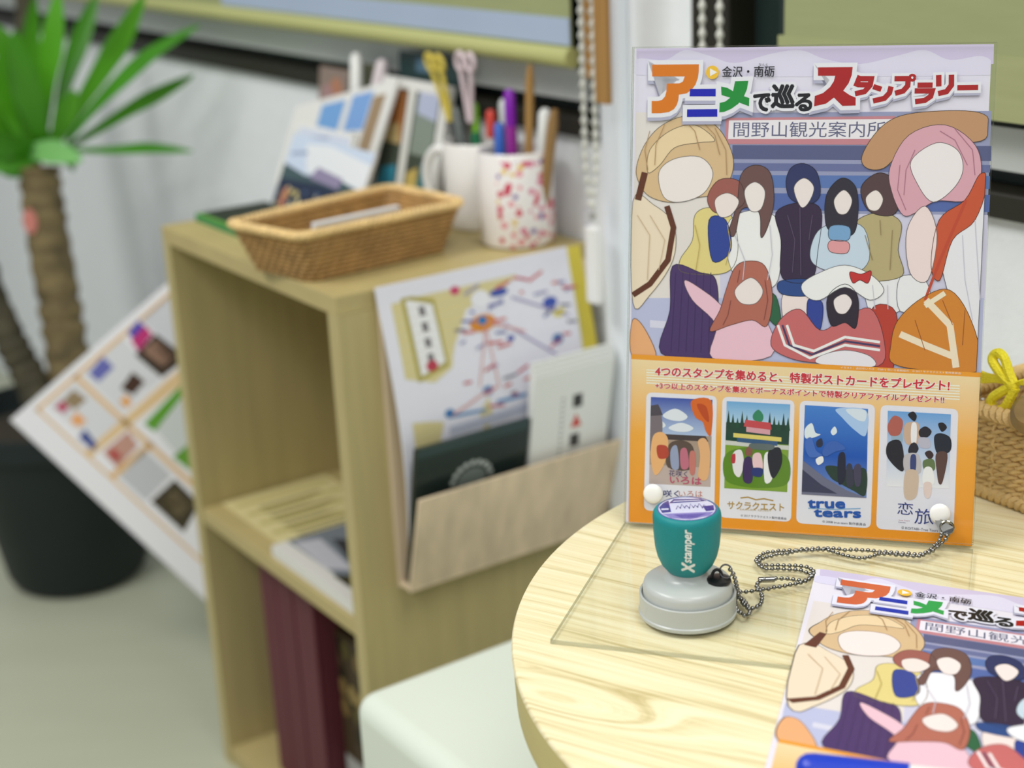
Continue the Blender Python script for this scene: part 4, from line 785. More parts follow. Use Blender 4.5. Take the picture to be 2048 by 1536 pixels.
# ------------------------------------------------------------------ rope basket at the right of the table
def BW(a,bq,z): return W(-.600-a,.131+bq,z)      # a to the right along the front, bq to the wall
def ring(hw,hd,r,off,n=60):
    pts=[]
    for cx,cy,a0 in ((hw-r,hd-r,0),(-hw+r,hd-r,90),(-hw+r,-hd+r,180),(hw-r,-hd+r,270)):
        for k in range(7): a=R(a0+15*k); pts.append((cx+r*math.cos(a),cy+r*math.sin(a)))
    pts.append(pts[0]); return pts
bw,bd=.105,.062
t=thing('rope_basket','straw rope basket at the right edge, behind the acrylic stand','basket',tuple(BW(bw,bd,H)))
rs=resample([Vector((x,y,0)) for x,y in ring(bw,bd,.014,0)],.0012)
def twist(m,z,r,pitch,ph,s=1,flat=1,grow=0):
    n=len(rs)
    for k in (0,1):
        pts=[]
        for i,p in enumerate(rs):
            a=2*PI*(i*.0012/pitch)*s+ph+k*PI; nx=Vector((p.x/bw,p.y/bd,0)).normalized()
            q=p*(1+grow)+nx*(r*.62*math.cos(a)); pts.append(BW(bw+q.x,bd+q.y,z+r*.62*math.sin(a)))
        m.tube(pts,r*.72,6,True)
m=MB(); rows=10
for j in range(rows): twist(m,H+.0100+j*.0047+(.0006 if j%2 else 0),.0021,.015,j*1.3,1)
m.build('rope_weave',M_rope,t,True)
m=MB(); twist(m,H+.0044,.0042,.010,.3); m.build('bottom_braid',M_rope,t,True)
m=MB(); twist(m,H+.0592,.0046,.010,1.1,-1); m.build('rim_braid',M_rope,t,True)
m=MB()
for k in range(0,len(rs),22):
    p=rs[k]; nx=Vector((p.x/bw,p.y/bd,0)).normalized(); 
    for s in (-.0018,.0018):
        tg=Vector((-nx.y,nx.x,0))*s
        m.tube([BW(bw+p.x+tg.x+nx.x*.0012*(1 if j%2 else -1),bd+p.y+tg.y+nx.y*.0012*(1 if j%2 else -1),H+.006+j*.0048) for j in range(12)],.0013,6)
m.build('rope_stakes',M_rope,t,True)
m=MB(); 
for s0,s1 in ((-1,-1),): 
    m.hexa([BW(bw+x*.96,bd+y*.96,zz) for zz in (H+.002,H+.004) for x,y in ((-bw,-bd),(bw,-bd),(bw,bd),(-bw,bd))])
m.build('base',M_rope,t)
b=MB(); b.hexa([BW(x,y,zz) for (zz,dy) in ((H+.012,0),(H+.083,.018)) for x,y in ((.022,.040+dy),(.16,.040+dy),(.16,.056+dy),(.022,.056+dy))]); tag(b.build('wooden_board',M_board,bevel=.002,loc=tuple(BW(.09,.05,H+.012))),'tan wooden board standing in the rope basket behind yellow cord','board')
t=thing('cord_knot','yellow cord bow knot hanging over the rope basket rim','cord',tuple(BW(.06,.02,H+.066)))
kc2=BW(.050,.006,H+.0800)
ax=-UD; az=Vector((0,0,1)); ay=-VD
def KP(x,y,l=0): return kc2+ax*(x*.001)+az*(y*.001)+ay*(l*.001)
m=MB(); m.tube(spline([KP(0,0,2),KP(-6,3,3),KP(-15,9,2),KP(-19,13,0),KP(-16,17,-1),KP(-10,15,0),KP(-4,7,2),KP(1,1,3)],6),.0032,8); m.build('loop',M_yellow,t,True)
m=MB(); m.tube(spline([KP(0,0,3),KP(-8,-6,4),KP(-15,-13,4),KP(-13,-19,3),KP(-6,-17,3),KP(-1,-9,4),KP(2,-1,3)],6),.0032,8); m.build('loop',M_yellow,t,True)
m=MB()
for k in range(6): m.tube(spline([KP(2,0,2+k*.5),KP(-12,-.5+k*.6,3),KP(-24,-4+k*1.3,2),KP(-36,-5+k*1.6,0)],5),.00085,6)
m.build('tassel',M_yellow,t,True)
m=MB()
for k in range(6): m.tube(spline([KP(-2,0,2+k*.5),KP(8,3+k*.6,3),KP(22,6+k*1.1,2),KP(40,8+k*1.4,0)],5),.00085,6)
m.ball(KP(0,0,3),.0042,12,8,(1,.8,1)); m.build('tassel',M_yellow,t,True)
m=MB(); m.lathe([(.003,-.0075),(.010,-.0068),(.0135,-.003),(.0142,0),(.0135,.003),(.010,.0068),(.003,.0075)],KP(21,-12,9),32,(VD*-.7+Vector((0,0,.7))-UD*.2)); tag(m.build('wooden_disc',M_bead_wood,smooth=True,loc=tuple(KP(21,-12,9))),'rounded brown wooden disc leaning on the yellow cord knot','wooden disc')
m=MB(); m.ball(KP(16,14,-6),.008,14,10,(1,1,.7)); tag(m.build('white_ball',M_white,smooth=True,loc=tuple(KP(16,14,-6))),'small white rounded piece behind the yellow cord knot','ornament')

# ------------------------------------------------------------------ vinyl stool
t=thing('stool','off-white vinyl cube stool tucked under the round table','stool',tuple(W(-.36,.06,0)))
m=MB(); m.boxw(-.555,-.178,-.11,.25,.30,.40); sm=m.build('seat_cushion',M_vinyl,t,True); bv=sm.modifiers.new('bevel','BEVEL'); bv.width=.018; bv.segments=5
m=MB(); m.boxw(-.550,-.183,-.105,.245,.03,.299); sm=m.build('body',M_vinyl,t,True); bv=sm.modifiers.new('bevel','BEVEL'); bv.width=.008; bv.segments=3
for u_ in (-.52,-.21):
    for v_ in (-.08,.22):
        m=MB(); m.lathe([(.018,0),(.018,.03)],W(u_,v_,0),16); m.build('foot',M_black,t,True)

# ------------------------------------------------------------------ bookcase
SW,SD,TH=.4086,.2949,.0185
t=thing('bookcase','oak coloured two-tier bookcase between the plant and the table','bookcase',tuple(W(SW/2,SD/2,0)))
m=MB(); m.boxw(0,TH,0,SD,0,SH-TH); m.build('side_panel',M_shelf,t,bevel=.0008)
m=MB(); m.boxw(SW-TH,SW,0,SD,0,SH-TH); m.build('side_panel',M_shelf,t,bevel=.0008)
m=MB(); m.boxw(0,SW,0,SD,SH-TH,SH); m.build('top_panel',M_shelf_h,t,bevel=.0008)
m=MB(); m.boxw(TH,SW-TH,.002,SD-.01,.333,.351); m.build('shelf_board',M_shelf_h,t,bevel=.0008)
m=MB(); m.boxw(TH,SW-TH,.002,SD-.01,0,.024); m.build('bottom_panel',M_shelf_h,t,bevel=.0008)
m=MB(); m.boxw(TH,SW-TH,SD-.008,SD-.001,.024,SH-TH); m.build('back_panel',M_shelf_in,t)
# contents
def sheetfn(u0,v0,z0,du,dv): return lambda x,y,l: W(u0+du*x,v0+dv*y,z0+l)
pr=Print(lambda x,y,l: W(.386-.165*x+.0*y,.026+.14*y,.3525+l)); pr.m.cc=(222,212,158)
slab(pr.m,pr.f,0,0,1,1,-.0012,0); pr.m.cc=None
for k in range(7): pr.poly(2,(120,112,74),[(.25+.1*k,.2),(.285+.1*k,.2),(.285+.1*k,.2+.6*random.Random(k).uniform(.5,1.1)),(.25+.1*k,.75)])
for k in range(4): pr.poly(3,(196,186,122),[(.1+.2*k,.05),(.16+.2*k,.05),(.16+.2*k,.95),(.1+.2*k,.95)])
tag(pr.m.build('paper_sheet',M_print,loc=tuple(W(.3,.1,.3513))),'cream paper sheet with dark lines lying on the middle shelf','paper')
pr=Print(lambda x,y,l: W(.212-.185*x,.006+.16*y,.3645+l)); pr.m.cc=(226,226,222)
slab(pr.m,pr.f,0,0,1,1,-.0128,0); pr.m.cc=None
pr.poly(1,(120,130,142),[(0,.12),(1,.12),(1,1),(0,1)]); pr.poly(2,(196,198,210),[(.05,.14),(.5,.12),(.62,.25),(.1,.32)]); pr.poly(3,(52,56,66),[(.15,.38),(.55,.28),(.75,.52),(.4,.64)]); pr.poly(4,(150,96,70),[(.35,.42),(.5,.39),(.55,.5),(.42,.52)]); pr.poly(3,(60,58,44),[(.6,.1),(.98,.1),(.98,.32),(.75,.3)]); pr.poly(2,(110,80,100),[(0,.97),(1,.97),(1,1),(0,1)])
tag(pr.m.build('magazine_stack',M_gloss,loc=tuple(W(.12,.08,.3517))),'stack of white-edged magazines on the middle shelf','magazines')
for k,(u0,u1,lab) in enumerate(((.268,.308,'maroon binder on the lower shelf, leftmost of three'),(.226,.266,'maroon binder on the lower shelf, middle of three'),(.176,.222,'maroon binder on the lower shelf, rightmost and thickest'))):
    t=thing('binder',lab,'binder',tuple(W((u0+u1)/2,.14,.0245)),'maroon binders on the lower shelf')
    m=MB(); m.boxw(u0,u1,.03,.034,.0245,.312); m.build('spine',M_maroon,t,bevel=.0015)
    m=MB(); m.boxw(u0,u0+.0028,.034,.255,.0245,.312); m.build('cover',M_maroon,t); m=MB(); m.boxw(u1-.0028,u1,.034,.255,.0245,.312); m.build('cover',M_maroon,t)
    m=MB(); m.boxw(u0+.0035,u1-.0035,.04,.25,.028,.305); m.build('pages',M_paper,t)
pr=Print(lambda x,y,l: W(.168-.1*x,.052-l,.0245+.24*y)); pr.m.cc=(66,54,36); slab(pr.m,pr.f,0,0,1,1,-.02,0); pr.m.cc=None
for k in range(22):
    q=random.Random(k+40); x,y=q.random(),.35+.62*q.random(); pr.disc(1+k,q.choice([(120,100,60),(36,34,22),(150,130,80),(88,80,40)]),min(.9,max(.1,x)),min(.93,y),.09,.05)
pr.poly(2,(170,170,168),[(.0,.0),(1,.0),(1,.34),(.0,.34)]); pr.poly(3,(86,92,98),[(.2,.08),(.9,.1),(.8,.26),(.3,.24)])
tag(pr.m.build('picture_book',M_print,loc=tuple(W(.118,.06,.0245))),'dark mottled picture book upright beside the maroon binders','book')

# ------------------------------------------------------------------ pocket on the side panel and its leaflets
t=thing('wall_pocket','pale balsa wood leaflet pocket fixed to the bookcase side','leaflet holder',tuple(W(-.01,.16,.384)))
m=MB(); m.boxw(-.0055,-.0004,.0425,.288,.384,.677); m.build('back_board',M_veneer,t,bevel=.0006)
m=MB(); m.hexa([W(u,v,z_) for z_,ua,ub in ((.389,-.0255,-.0218),(.495,-.056,-.0523)) for u,v in ((ub,.0425),(ua,.0425),(ua,.288),(ub,.288))]); m.build('front_board',M_veneer,t,bevel=.0006)
m=MB(); m.boxw(-.0255,-.0056,.0425,.288,.3865,.391); m.build('bottom_board',M_veneer,t,bevel=.0006)
def curveu(z_): # how the map leaflet bows out of the pocket
    s=(z_-.39)/.30
    return -.0082-.020*math.sin(PI*min(1,max(0,s))**.9)+.0*s
MW,MT,MBm=.222,.6955,.3925
def MAPF(x,y,l):
    z_=MBm+(MT-MBm)*y; return W(curveu(z_)-l,.0385+MW*x+.012*(1-y),z_)
def bowed(m,f,l0,l1,n=16):
    for l,fl in ((l1,0),(l0,1)):
        vs=[]; 
        for j in range(n+1): vs+=[f(0,j/n,l),f(1,j/n,l)]
        m.add(vs,[((2*j,2*j+1,2*j+3,2*j+2) if not fl else (2*j+2,2*j+3,2*j+1,2*j)) for j in range(n)])
    for x in (0,1):
        vs=[]
        for j in range(n+1): vs+=[f(x,j/n,l0),f(x,j/n,l1)]
        m.add(vs,[(2*j,2*j+1,2*j+3,2*j+2) for j in range(n)])
    for y in (0,1): m.add([f(0,y,l0),f(1,y,l0),f(1,y,l1),f(0,y,l1)],[(0,1,2,3)])
pr=Print(MAPF,4e-5); pr.m.cc=(232,232,244); bowed(pr.m,MAPF,-.0022,0); pr.m.cc=None
def mp_(pts): return [(x,1-y) for x,y in pts]
def rowcut(l,c,pts,n=9):   # cut a patch in thin rows so that it follows the bow
    ys=[p[1] for p in pts]; y0,y1=min(ys),max(ys)
    def cut(y):
        xs=[]
        for (xa,ya),(xb,yb) in zip(pts,pts[1:]+pts[:1]):
            if (ya<=y<yb) or (yb<=y<ya): xs.append(xa+(xb-xa)*(y-ya)/(yb-ya))
        return (min(xs),max(xs)) if xs else None
    for k in range(n):
        a=y0+(y1-y0)*(k+.02)/n; b_=y0+(y1-y0)*(k+.999)/n; q=cut(a); w=cut(b_)
        if q and w: pr.poly(l,c,mp_([(q[0],a),(q[1],a),(w[1],b_),(w[0],b_)]))
TAN=(218,206,152)
rowcut(4,TAN,[(.06,.03),(.75,.025),(.66,.085),(.52,.11),(.46,.07),(.4,.15),(.32,.24),(.29,.32),(.2,.33),(.06,.31)])
rowcut(4,TAN,[(.06,.44),(.22,.46),(.18,.54),(.06,.55)]); rowcut(4,TAN,[(.4,.47),(.46,.42),(.48,.52),(.42,.53)],4)
rowcut(6,(176,164,78),[(.11,.04),(.27,.045),(.285,.31),(.12,.318)]); rowcut(8,(238,238,240),[(.13,.058),(.255,.062),(.27,.285),(.14,.3)])
for k in range(4): rowcut(10,(120,116,120),[(.185,.085+.05*k),(.215,.085+.05*k),(.217,.115+.05*k),(.187,.115+.05*k)],2)
for c,x,y,r,ry in (((188,60,80),.2,.275,.03,.018),((218,140,40),.49,.18,.07,.028),((40,120,186),.49,.172,.025,.014),((60,84,170),.60,.096,.05,.013),((60,84,176),.86,.165,.04,.018),((226,212,60),.9,.205,.035,.014),((40,110,170),.87,.29,.03,.018),((40,120,180),.46,.4,.028,.016),((50,120,180),.25,.44,.025,.014),((236,236,244),.5,.105,.05,.03),((200,70,110),.38,.06,.025,.014),((60,80,170),.62,.25,.02,.01)): pr.disc(12,c,x,1-y,r,ry,12)
q=random.Random(5)
for k in range(46):
    x,y=q.uniform(.32,.95),q.uniform(.06,.46); w=q.uniform(.02,.09); c=q.choice([(206,84,84),(214,110,104),(196,72,90),(110,116,176),(150,150,190),(120,120,140)])
    a=q.uniform(-.4,.4); pr.stroke(14+k*.2,c,.008,[(x,1-y),(x+w*math.cos(a),1-y+w*math.sin(a)*.7)])
for x0,y0,x1,y1 in ((.5,.19,.42,.38),(.5,.19,.52,.4),(.52,.18,.7,.24),(.46,.4,.26,.45),(.66,.12,.95,.22),(.6,.2,.85,.34)):
    for j in range(4): pr.stroke(24,(150,140,190) if x0>.55 else (222,150,140),.006,[(x0+(x1-x0)*j/4,1-(y0+(y1-y0)*j/4)),(x0+(x1-x0)*(j+1)/4,1-(y0+(y1-y0)*(j+1)/4))])
rowcut(12,(70,140,196),[(.24,.447),(.44,.45),(.44,.466),(.24,.463)],2); rowcut(12,(84,146,200),[(.5,.44),(.66,.44),(.66,.452),(.5,.452)],2); rowcut(12,(60,76,150),[(.42,.53),(.62,.525),(.62,.555),(.42,.56)],3); rowcut(12,(204,170,60),[(.1,.56),(.35,.55),(.35,.575),(.1,.58)],3); rowcut(12,(190,196,214),[(.24,.48),(.7,.475),(.7,.51),(.24,.515)],4)
tag(pr.m.build('map_leaflet',M_gloss,loc=tuple(W(-.02,.15,.3925))),'white sightseeing map leaflet bowing out of the balsa pocket','leaflet')
def YEF(x,y,l): return W(curveu(MBm+(MT-MBm)*y)+.0038-l,.048+.232*x+.018*(1-y),MBm+(MT-.002-MBm)*y)
pr=Print(YEF); pr.m.cc=(232,214,84); bowed(pr.m,YEF,-.001,0); tag(pr.m.build('yellow_leaflet',M_gloss,loc=tuple(W(-.02,.17,.3925))),'yellow leaflet showing at the right edge behind the map leaflet','leaflet')
def DKF(x,y,l): return W(-.0175-.033*y-l,.0465+.1315*x,.392+.152*y)
pr=Print(DKF); pr.m.cc=(30,44,42); slab(pr.m,DKF,0,0,1,1,-.006,0); pr.m.cc=None
pr.poly(2,(44,66,66),[(0.01,.93),(.99,.93),(.99,1),(.01,1)])
for k in range(9): 
    a=PI*(k+.5)/9; pr.disc(3,(186,194,190),.5+.17*math.cos(a),.66+.13*math.sin(a),.025,.02,8)
pr.disc(3,(120,130,126),.5,.67,.13,.08,20)
tag(pr.m.build('dark_booklet',M_gloss,loc=tuple(W(-.035,.11,.392))),'dark green booklet with a white emblem in the balsa pocket','booklet')
for k in range(4):
    def WHF(x,y,l,k=k): return W(-.0150-.036*y-.0026*k-l,.1825+.099*x-.0008*k,.3925+(.207-.004*k)*y)
    pr=Print(WHF); pr.m.cc=(232,234,230); slab(pr.m,WHF,0,0,1,1,-.0023,0); pr.m.cc=None
    if k==3:
        for j,(y,c) in enumerate(((.84,(60,60,60)),(.72,(206,70,60)),(.61,(70,70,70)),(.50,(40,40,40)),(.42,(50,50,50)))):
            pr.poly(2,c,[(.50,y),(.62,y),(.63,y-.075),(.51,y-.075)] if j!=1 else [(.56,y+.01),(.64,y-.07),(.5,y-.07)])
        for j in range(16): pr.poly(2,(170,172,170),[(.36,.84-.03*j),(.40,.84-.03*j),(.40,.826-.03*j),(.36,.826-.03*j)])
    lab=['white leaflet, rearmost of the narrow stack in the balsa pocket','white leaflet, second from the back of the narrow stack','white leaflet, second from the front of the narrow stack','white leaflet with dark and red vertical lettering, frontmost in pocket'][k]
    tag(pr.m.build('white_leaflet',M_print,loc=tuple(W(-.04,.24,.3925))),lab,'leaflet','white leaflets in the balsa pocket')

# ------------------------------------------------------------------ brochure hanging between plant and bookcase
PL=W(.7853,-.0983,.3787); PS=W(.6264,.0811,.5644)-PL; PT=W(.5848,.0674,.1326)-PL
NN=PS.cross(PT).normalized()
if NN.dot(Vector((0,0,1.07))-PL)<0: NN=-NN
for k in (1,0):
    def BF(x,y,l,k=k): return PL+PS*(x*1.0)+PT*(y*1.0+.035*k-.012*(1-x)*0)+NN*(l-.014*k)
    pr=Print(BF,1e-4); pr.m.cc=(236,236,242); slab(pr.m,BF,-.0,-.0,1.02,1.03,-.008,0); pr.m.cc=None
    if k==0:
        O=(224,184,128); G=(196,198,204)
        pr.poly(1,O,[(.125,.03),(1.01,.03),(1.01,.045),(.125,.045)]); pr.poly(1,O,[(.125,.03),(.14,.03),(.14,1.03),(.125,1.03)])
        pr.poly(1,O,[(.372,.03),(.398,.03),(.398,1.0),(.372,1.0)]); pr.poly(1,(226,196,150),[(.14,.275),(1.01,.262),(1.01,.32),(.14,.305)])
        pr.poly(1,O,[(.14,.40),(.4,.40),(.4,.425),(.14,.425)]); pr.poly(1,G,[(.165,.43),(.35,.41),(.35,.55),(.165,.565)]); pr.poly(1,(218,220,226),[(.185,.055),(.37,.05),(.37,.27),(.2,.27)])
        pr.poly(1,(216,218,224),[(.41,.05),(.68,.045),(.66,.25),(.41,.255)]); pr.poly(1,(206,208,216),[(.8,.04),(1.0,.04),(1.0,.2),(.8,.2)])
        for c,p in (((104,108,180),[(.441,.06),(.548,.048),(.546,.105),(.442,.109)]),((70,46,36),[(.492,.181),(.592,.163),(.597,.22),(.509,.229)]),((190,52,120),[(.698,.069),(.796,.057),(.79,.106),(.682,.12)]),((70,80,186),[(.711,.042),(.794,.032),(.788,.064),(.713,.068)]),((60,46,36),[(.66,.121),(.80,.11),(.82,.254),(.667,.248)]),((172,136,116),[(.70,.13),(.78,.125),(.79,.22),(.71,.22)]),
            ((60,76,146),[(.172,.217),(.224,.211),(.208,.285),(.172,.291)]),((196,150,136),[(.2,.32),(.365,.318),(.345,.385),(.19,.401)]),((206,84,84),[(.21,.335),(.25,.33),(.25,.38),(.21,.38)]),((62,54,36),[(.181,.577),(.345,.57),(.34,.70),(.18,.747)]),((150,134,100),[(.22,.61),(.3,.6),(.3,.68),(.22,.69)]),
            ((96,160,48),[(.442,.337),(.7,.315),(.67,.35),(.53,.372),(.45,.385)]),((206,212,212),[(.46,.385),(.7,.35),(.7,.5),(.44,.5)]),((100,156,50),[(.418,.501),(.6,.50),(.6,.60),(.43,.59)]),((188,80,110),[(.2,.075),(.25,.07),(.25,.11),(.21,.115)]),((150,130,100),[(.25,.075),(.33,.07),(.34,.13),(.26,.13)]),((236,170,110),[(.2,.15),(.26,.14),(.26,.19),(.21,.19)]),((232,170,100),[(.44,.215),(.49,.21),(.48,.25),(.44,.25)])): pr.poly(3,c,p)
    tag(pr.m.build('brochure',M_gloss,loc=tuple(PL+PT*.5+PS*.5)),['large colour brochure page with orange frames, leaning at the bookcase','blank white sheet showing below the large orange-framed brochure page'][k],'brochure')

# ------------------------------------------------------------------ things on top of the bookcase
pr=Print(lambda x,y,l: W(.402-.168*x,.040+.088*y,SH+.0085+l)); pr.m.cc=(44,140,84); slab(pr.m,pr.f,0,0,1,1,-.0083,0); pr.m.cc=None
pr.poly(1,(34,44,36),[(.0,.08),(1,.08),(1,1),(.0,1)]); pr.poly(1,(120,170,40),[(0,0),(1,0),(1,.05),(0,.05)]); tag(pr.m.build('green_book',M_print,loc=tuple(W(.32,.095,SH))),'thin green and black book lying under the wicker tray','book')
# wicker tray
rimq=[(.1535,-.031),(.050,-.005),(.064,.187),(.186,.174)]   # left-front, right-front, right-back, left-back
cu=sum(p[0] for p in rimq)/4; cv=sum(p[1] for p in rimq)/4
def tray(hh,inset):   # ring of points at height hh (0..1) and inset factor
    k=.83+.17*hh-inset; out=[]
    P4=[Vector((cu+(u-cu)*k,cv+(v-cv)*k,0)) for u,v in rimq]
    for i in range(4):
        a,b_,d=P4[i-1],P4[i],P4[(i+1)%4]; r=.014
        p0=b_+(a-b_).normalized()*r; p1=b_+(d-b_).normalized()*r
        for j in range(5): tt=j/4; out.append(p0*(1-tt)**2+b_*2*tt*(1-tt)+p1*tt*tt)
    out.append(out[0]); return out
t=thing('wicker_tray','honey coloured oblong wicker tray on top of the bookcase','basket',tuple(W(cu,cv,SH)))
TZ=SH+.009; TH_=.0465
m=MB(); rows=11
for j in range(rows):
    h=j/(rows-1); q=resample(tray(h,0),.0025); pts=[]
    for i,p in enumerate(q):
        c=Vector((cu,cv,0)); nrm=(p-c).normalized(); w=.0013*math.sin(PI*i/2.2+PI*j)
        p2=p+nrm*w; pts.append(W(p2.x,p2.y,SH+.003+TH_*h))
    m.tube(pts,.0022,6,True)
m.build('woven_side',M_wicker,t,True)
m=MB(); n_=len(tray(0,0))-1; vs=[]
for h in (0,1): vs+=[W(p.x,p.y,SH+.002+TH_*h) for p in tray(h,.015)[:-1]]
m.add(vs,[(i,(i+1)%n_,n_+(i+1)%n_,n_+i) for i in range(n_)]+[tuple(range(n_-1,-1,-1))]); m.build('lining',M_wicker,t,True)
m=MB()
for k in (0,1):
    q=resample(tray(1.03,0),.0018); pts=[]
    for i,p in enumerate(q):
        a=2*PI*i*.0018/.011+k*PI; c=Vector((cu,cv,0)); nrm=(p-c).normalized(); p2=p+nrm*.0024*math.cos(a); pts.append(W(p2.x,p2.y,SH+.003+TH_+.0022*math.sin(a)))
    m.tube(pts,.0030,6,True)
m.build('braided_rim',M_wickl,t,True)
b=MB(); b.hexa([W(u,v,z_) for z_,s in ((SH+.004,0),(SH+.054,-.012)) for u,v in ((.0905+s,.022),(.0825+s,.022),(.0905+s,.122),(.0985+s,.122))]); tag(b.build('white_card',M_paper,bevel=.001,loc=tuple(W(.065,.07,SH+.004))),'white cards standing inside the wicker tray','card')

def mug(label,u,v,r,h,c,hang,spots):
    m_=mat('ceramic',(238,236,232),rough=.2,spec=.5,var=.01)
    if spots:
        nt=m_.node_tree; bs=nt.nodes['Principled BSDF']; N=nt.nodes.new; L=nt.links.new
        tc=N('ShaderNodeTexCoord'); vo=N('ShaderNodeTexVoronoi'); vo.inputs['Scale'].default_value=spots; L(tc.outputs['Object'],vo.inputs['Vector'])
        sp=N('ShaderNodeSeparateColor'); L(vo.outputs['Color'],sp.inputs[0])
        r1=N('ShaderNodeValToRGB'); r1.color_ramp.interpolation='CONSTANT'; e=r1.color_ramp.elements; e[0].color=lin((206,70,92))+(1,); e[1].position=.3; e[1].color=lin((228,150,160))+(1,)
        for p,cc in ((.5,(226,196,120)),(.62,(214,120,150)),(.8,(120,90,160)),(.9,(200,60,90))): q=e.new(p); q.color=lin(cc)+(1,)
        L(sp.outputs[0],r1.inputs[0])
        lt=N('ShaderNodeMath'); lt.operation='LESS_THAN'; lt.inputs[1].default_value=.42; L(vo.outputs['Distance'],lt.inputs[0])
        sx=N('ShaderNodeSeparateXYZ'); L(tc.outputs['Object'],sx.inputs[0])
        g=N('ShaderNodeMath'); g.operation='GREATER_THAN'; g.inputs[1].default_value=-.020; L(sx.outputs[0],g.inputs[0])
        g2=N('ShaderNodeMath'); g2.operation='LESS_THAN'; g2.inputs[1].default_value=h*.93; L(sx.outputs[2],g2.inputs[0])
        a=N('ShaderNodeMath'); a.operation='MULTIPLY'; L(lt.outputs[0],a.inputs[0]); L(g.outputs[0],a.inputs[1]); a2=N('ShaderNodeMath'); a2.operation='MULTIPLY'; L(a.outputs[0],a2.inputs[0]); L(g2.outputs[0],a2.inputs[1])
        mx=N('ShaderNodeMix'); mx.data_type='RGBA'; mx.inputs[6].default_value=lin((238,234,232))+(1,); L(a2.outputs[0],mx.inputs[0]); L(r1.outputs[0],mx.inputs[7]); L(mx.outputs[2],bs.inputs['Base Color'])
    base=W(u,v,SH+.0003); t=thing('mug',label,'mug',tuple(base))
    m=MB(); m.lathe([(r-.006,0),(r-.002,.0015),(r,.006),(r,h-.002),(r-.0015,h),(r-.003,h-.001),(r-.0035,.008),(.002,.006)],base,48); cup=m.build('cup',m_,t,True)
    d=(UD*math.cos(hang or 0)+VD*math.sin(hang or 0))
    m=MB(); m.tube(spline([base+d*(r-.002)+Vector((0,0,h*.84)),base+d*(r+.014)+Vector((0,0,h*.86)),base+d*(r+.026)+Vector((0,0,h*.68)),base+d*(r+.026)+Vector((0,0,h*.42)),base+d*(r+.014)+Vector((0,0,h*.2)),base+d*(r-.002)+Vector((0,0,h*.2))],6),.0048,10); 
    if hang is not None: m.build('handle',M_white,t,True)
    if not spots:
        m=MB(); a=base+Vector((0,0,h*.36)); dd=(-UD*.95-VD*.32).normalized()
        m.lathe([(.008,0),(.008,.0012)],a+dd*(r-.0004),16,dd); m.build('maroon_emblem',P('maroon_glaze',(112,24,48)),cup)
    return t
mug('white mug with pink floral spots, nearest to the bead chain',.054,.245,.0388,.097,0,None,115)
mug('plain white mug with its handle toward the photo cards',.146,.2605,.0375,.093,0,-.5,0)
def pen(name,label,cat,a,b_,r,cols,parts=None,group=None):
    a=Vector(a); b_=Vector(b_); t=thing(name,label,cat,tuple(a),group)
    n=len(cols)
    for i,(c,nm,rr) in enumerate(cols):
        p0=a.lerp(b_,i/n); p1=a.lerp(b_,(i+1)/n); m=MB(); m.tube([p0,p0.lerp(p1,.06),p0.lerp(p1,.9),p1],[r*rr*.94,r*rr,r*rr,r*rr*(.6 if i==n-1 else .96)],12); m.build(nm,P(nm+'_colour',c),t,True)
G1='pens in the plain mug'; G2='pens in the floral mug'
pen('marker_pen','black marker with a green end in the plain mug','pen',W(.130,.252,SH+.010),W(.152,.262,SH+.131),.0062,[((18,22,22),'barrel',1),((16,20,20),'grip',1),((20,110,70),'band',.95),((124,190,40),'end_cap',.8)],group=G1)
pen('striped_pen','red and white striped pen in the plain mug','pen',W(.128,.262,SH+.010),W(.125,.266,SH+.126),.0042,[((230,226,224),'barrel',1),((220,90,100),'stripe',1),((232,228,226),'upper_barrel',1),((216,74,62),'clip_end',1.2)],group=G1)
pen('grey_marker','grey marker leaning in the plain mug behind the black one','pen',W(.146,.252,SH+.010),W(.176,.255,SH+.125),.0058,[((60,64,64),'barrel',1),((96,102,100),'cap',1.05)],group=G1)
def scissors(label,base,top,c,group):
    base=Vector(base); top=Vector(top); t=thing('scissors',label,'scissors',tuple(base),group); m_=P('scissor_plastic',c)
    side=(-UD).normalized(); mid=base.lerp(top,.62)
    for s in (-1,1):
        m=MB(); cen=top+side*(.0095*s); up=(top-base).normalized(); 
        m.tube([cen+side*.007*math.cos(a)+up*.009*math.sin(a) for a in [k*PI/8 for k in range(16)]],.0028,8,True)
        m.tube([cen-up*.009,mid+side*.002*s],.003,8); m.build('handle',m_,t,True)
    m=MB(); m.tube([base,base.lerp(mid,.8),mid],[.001,.0035,.004],8); m.build('blades',M_steel,t,True)
scissors('pale pink-white handled scissors standing in the plain mug',W(.146,.258,SH+.010),W(.151,.254,SH+.175),(226,208,214),'scissors in the plain mug')
scissors('yellow handled scissors standing in the plain mug',W(.152,.258,SH+.010),W(.205,.250,SH+.170),(216,196,84),'scissors in the plain mug')
pen('clear_pen','clear grey capped pen in the floral mug, at its left','pen',W(.066,.245,SH+.010),W(.088,.258,SH+.142),.0052,[((170,176,176),'barrel',1),((160,164,160),'grip',1),((206,210,208),'cap',1.1)],group=G2)
pen('purple_pen','purple glitter pen in the floral mug','pen',W(.050,.240,SH+.010),W(.060,.246,SH+.156),.0056,[((150,110,170),'barrel',1),((150,90,170),'grip',1),((150,40,150),'upper_barrel',1.05),((128,20,170),'cap',1.05)],group=G2)
pen('wooden_stick','tall plain wooden stick in the floral mug','stick',W(.038,.246,SH+.010),W(.036,.256,SH+.181),.0045,[((164,126,70),'stick_shaft',1)],group=G2)
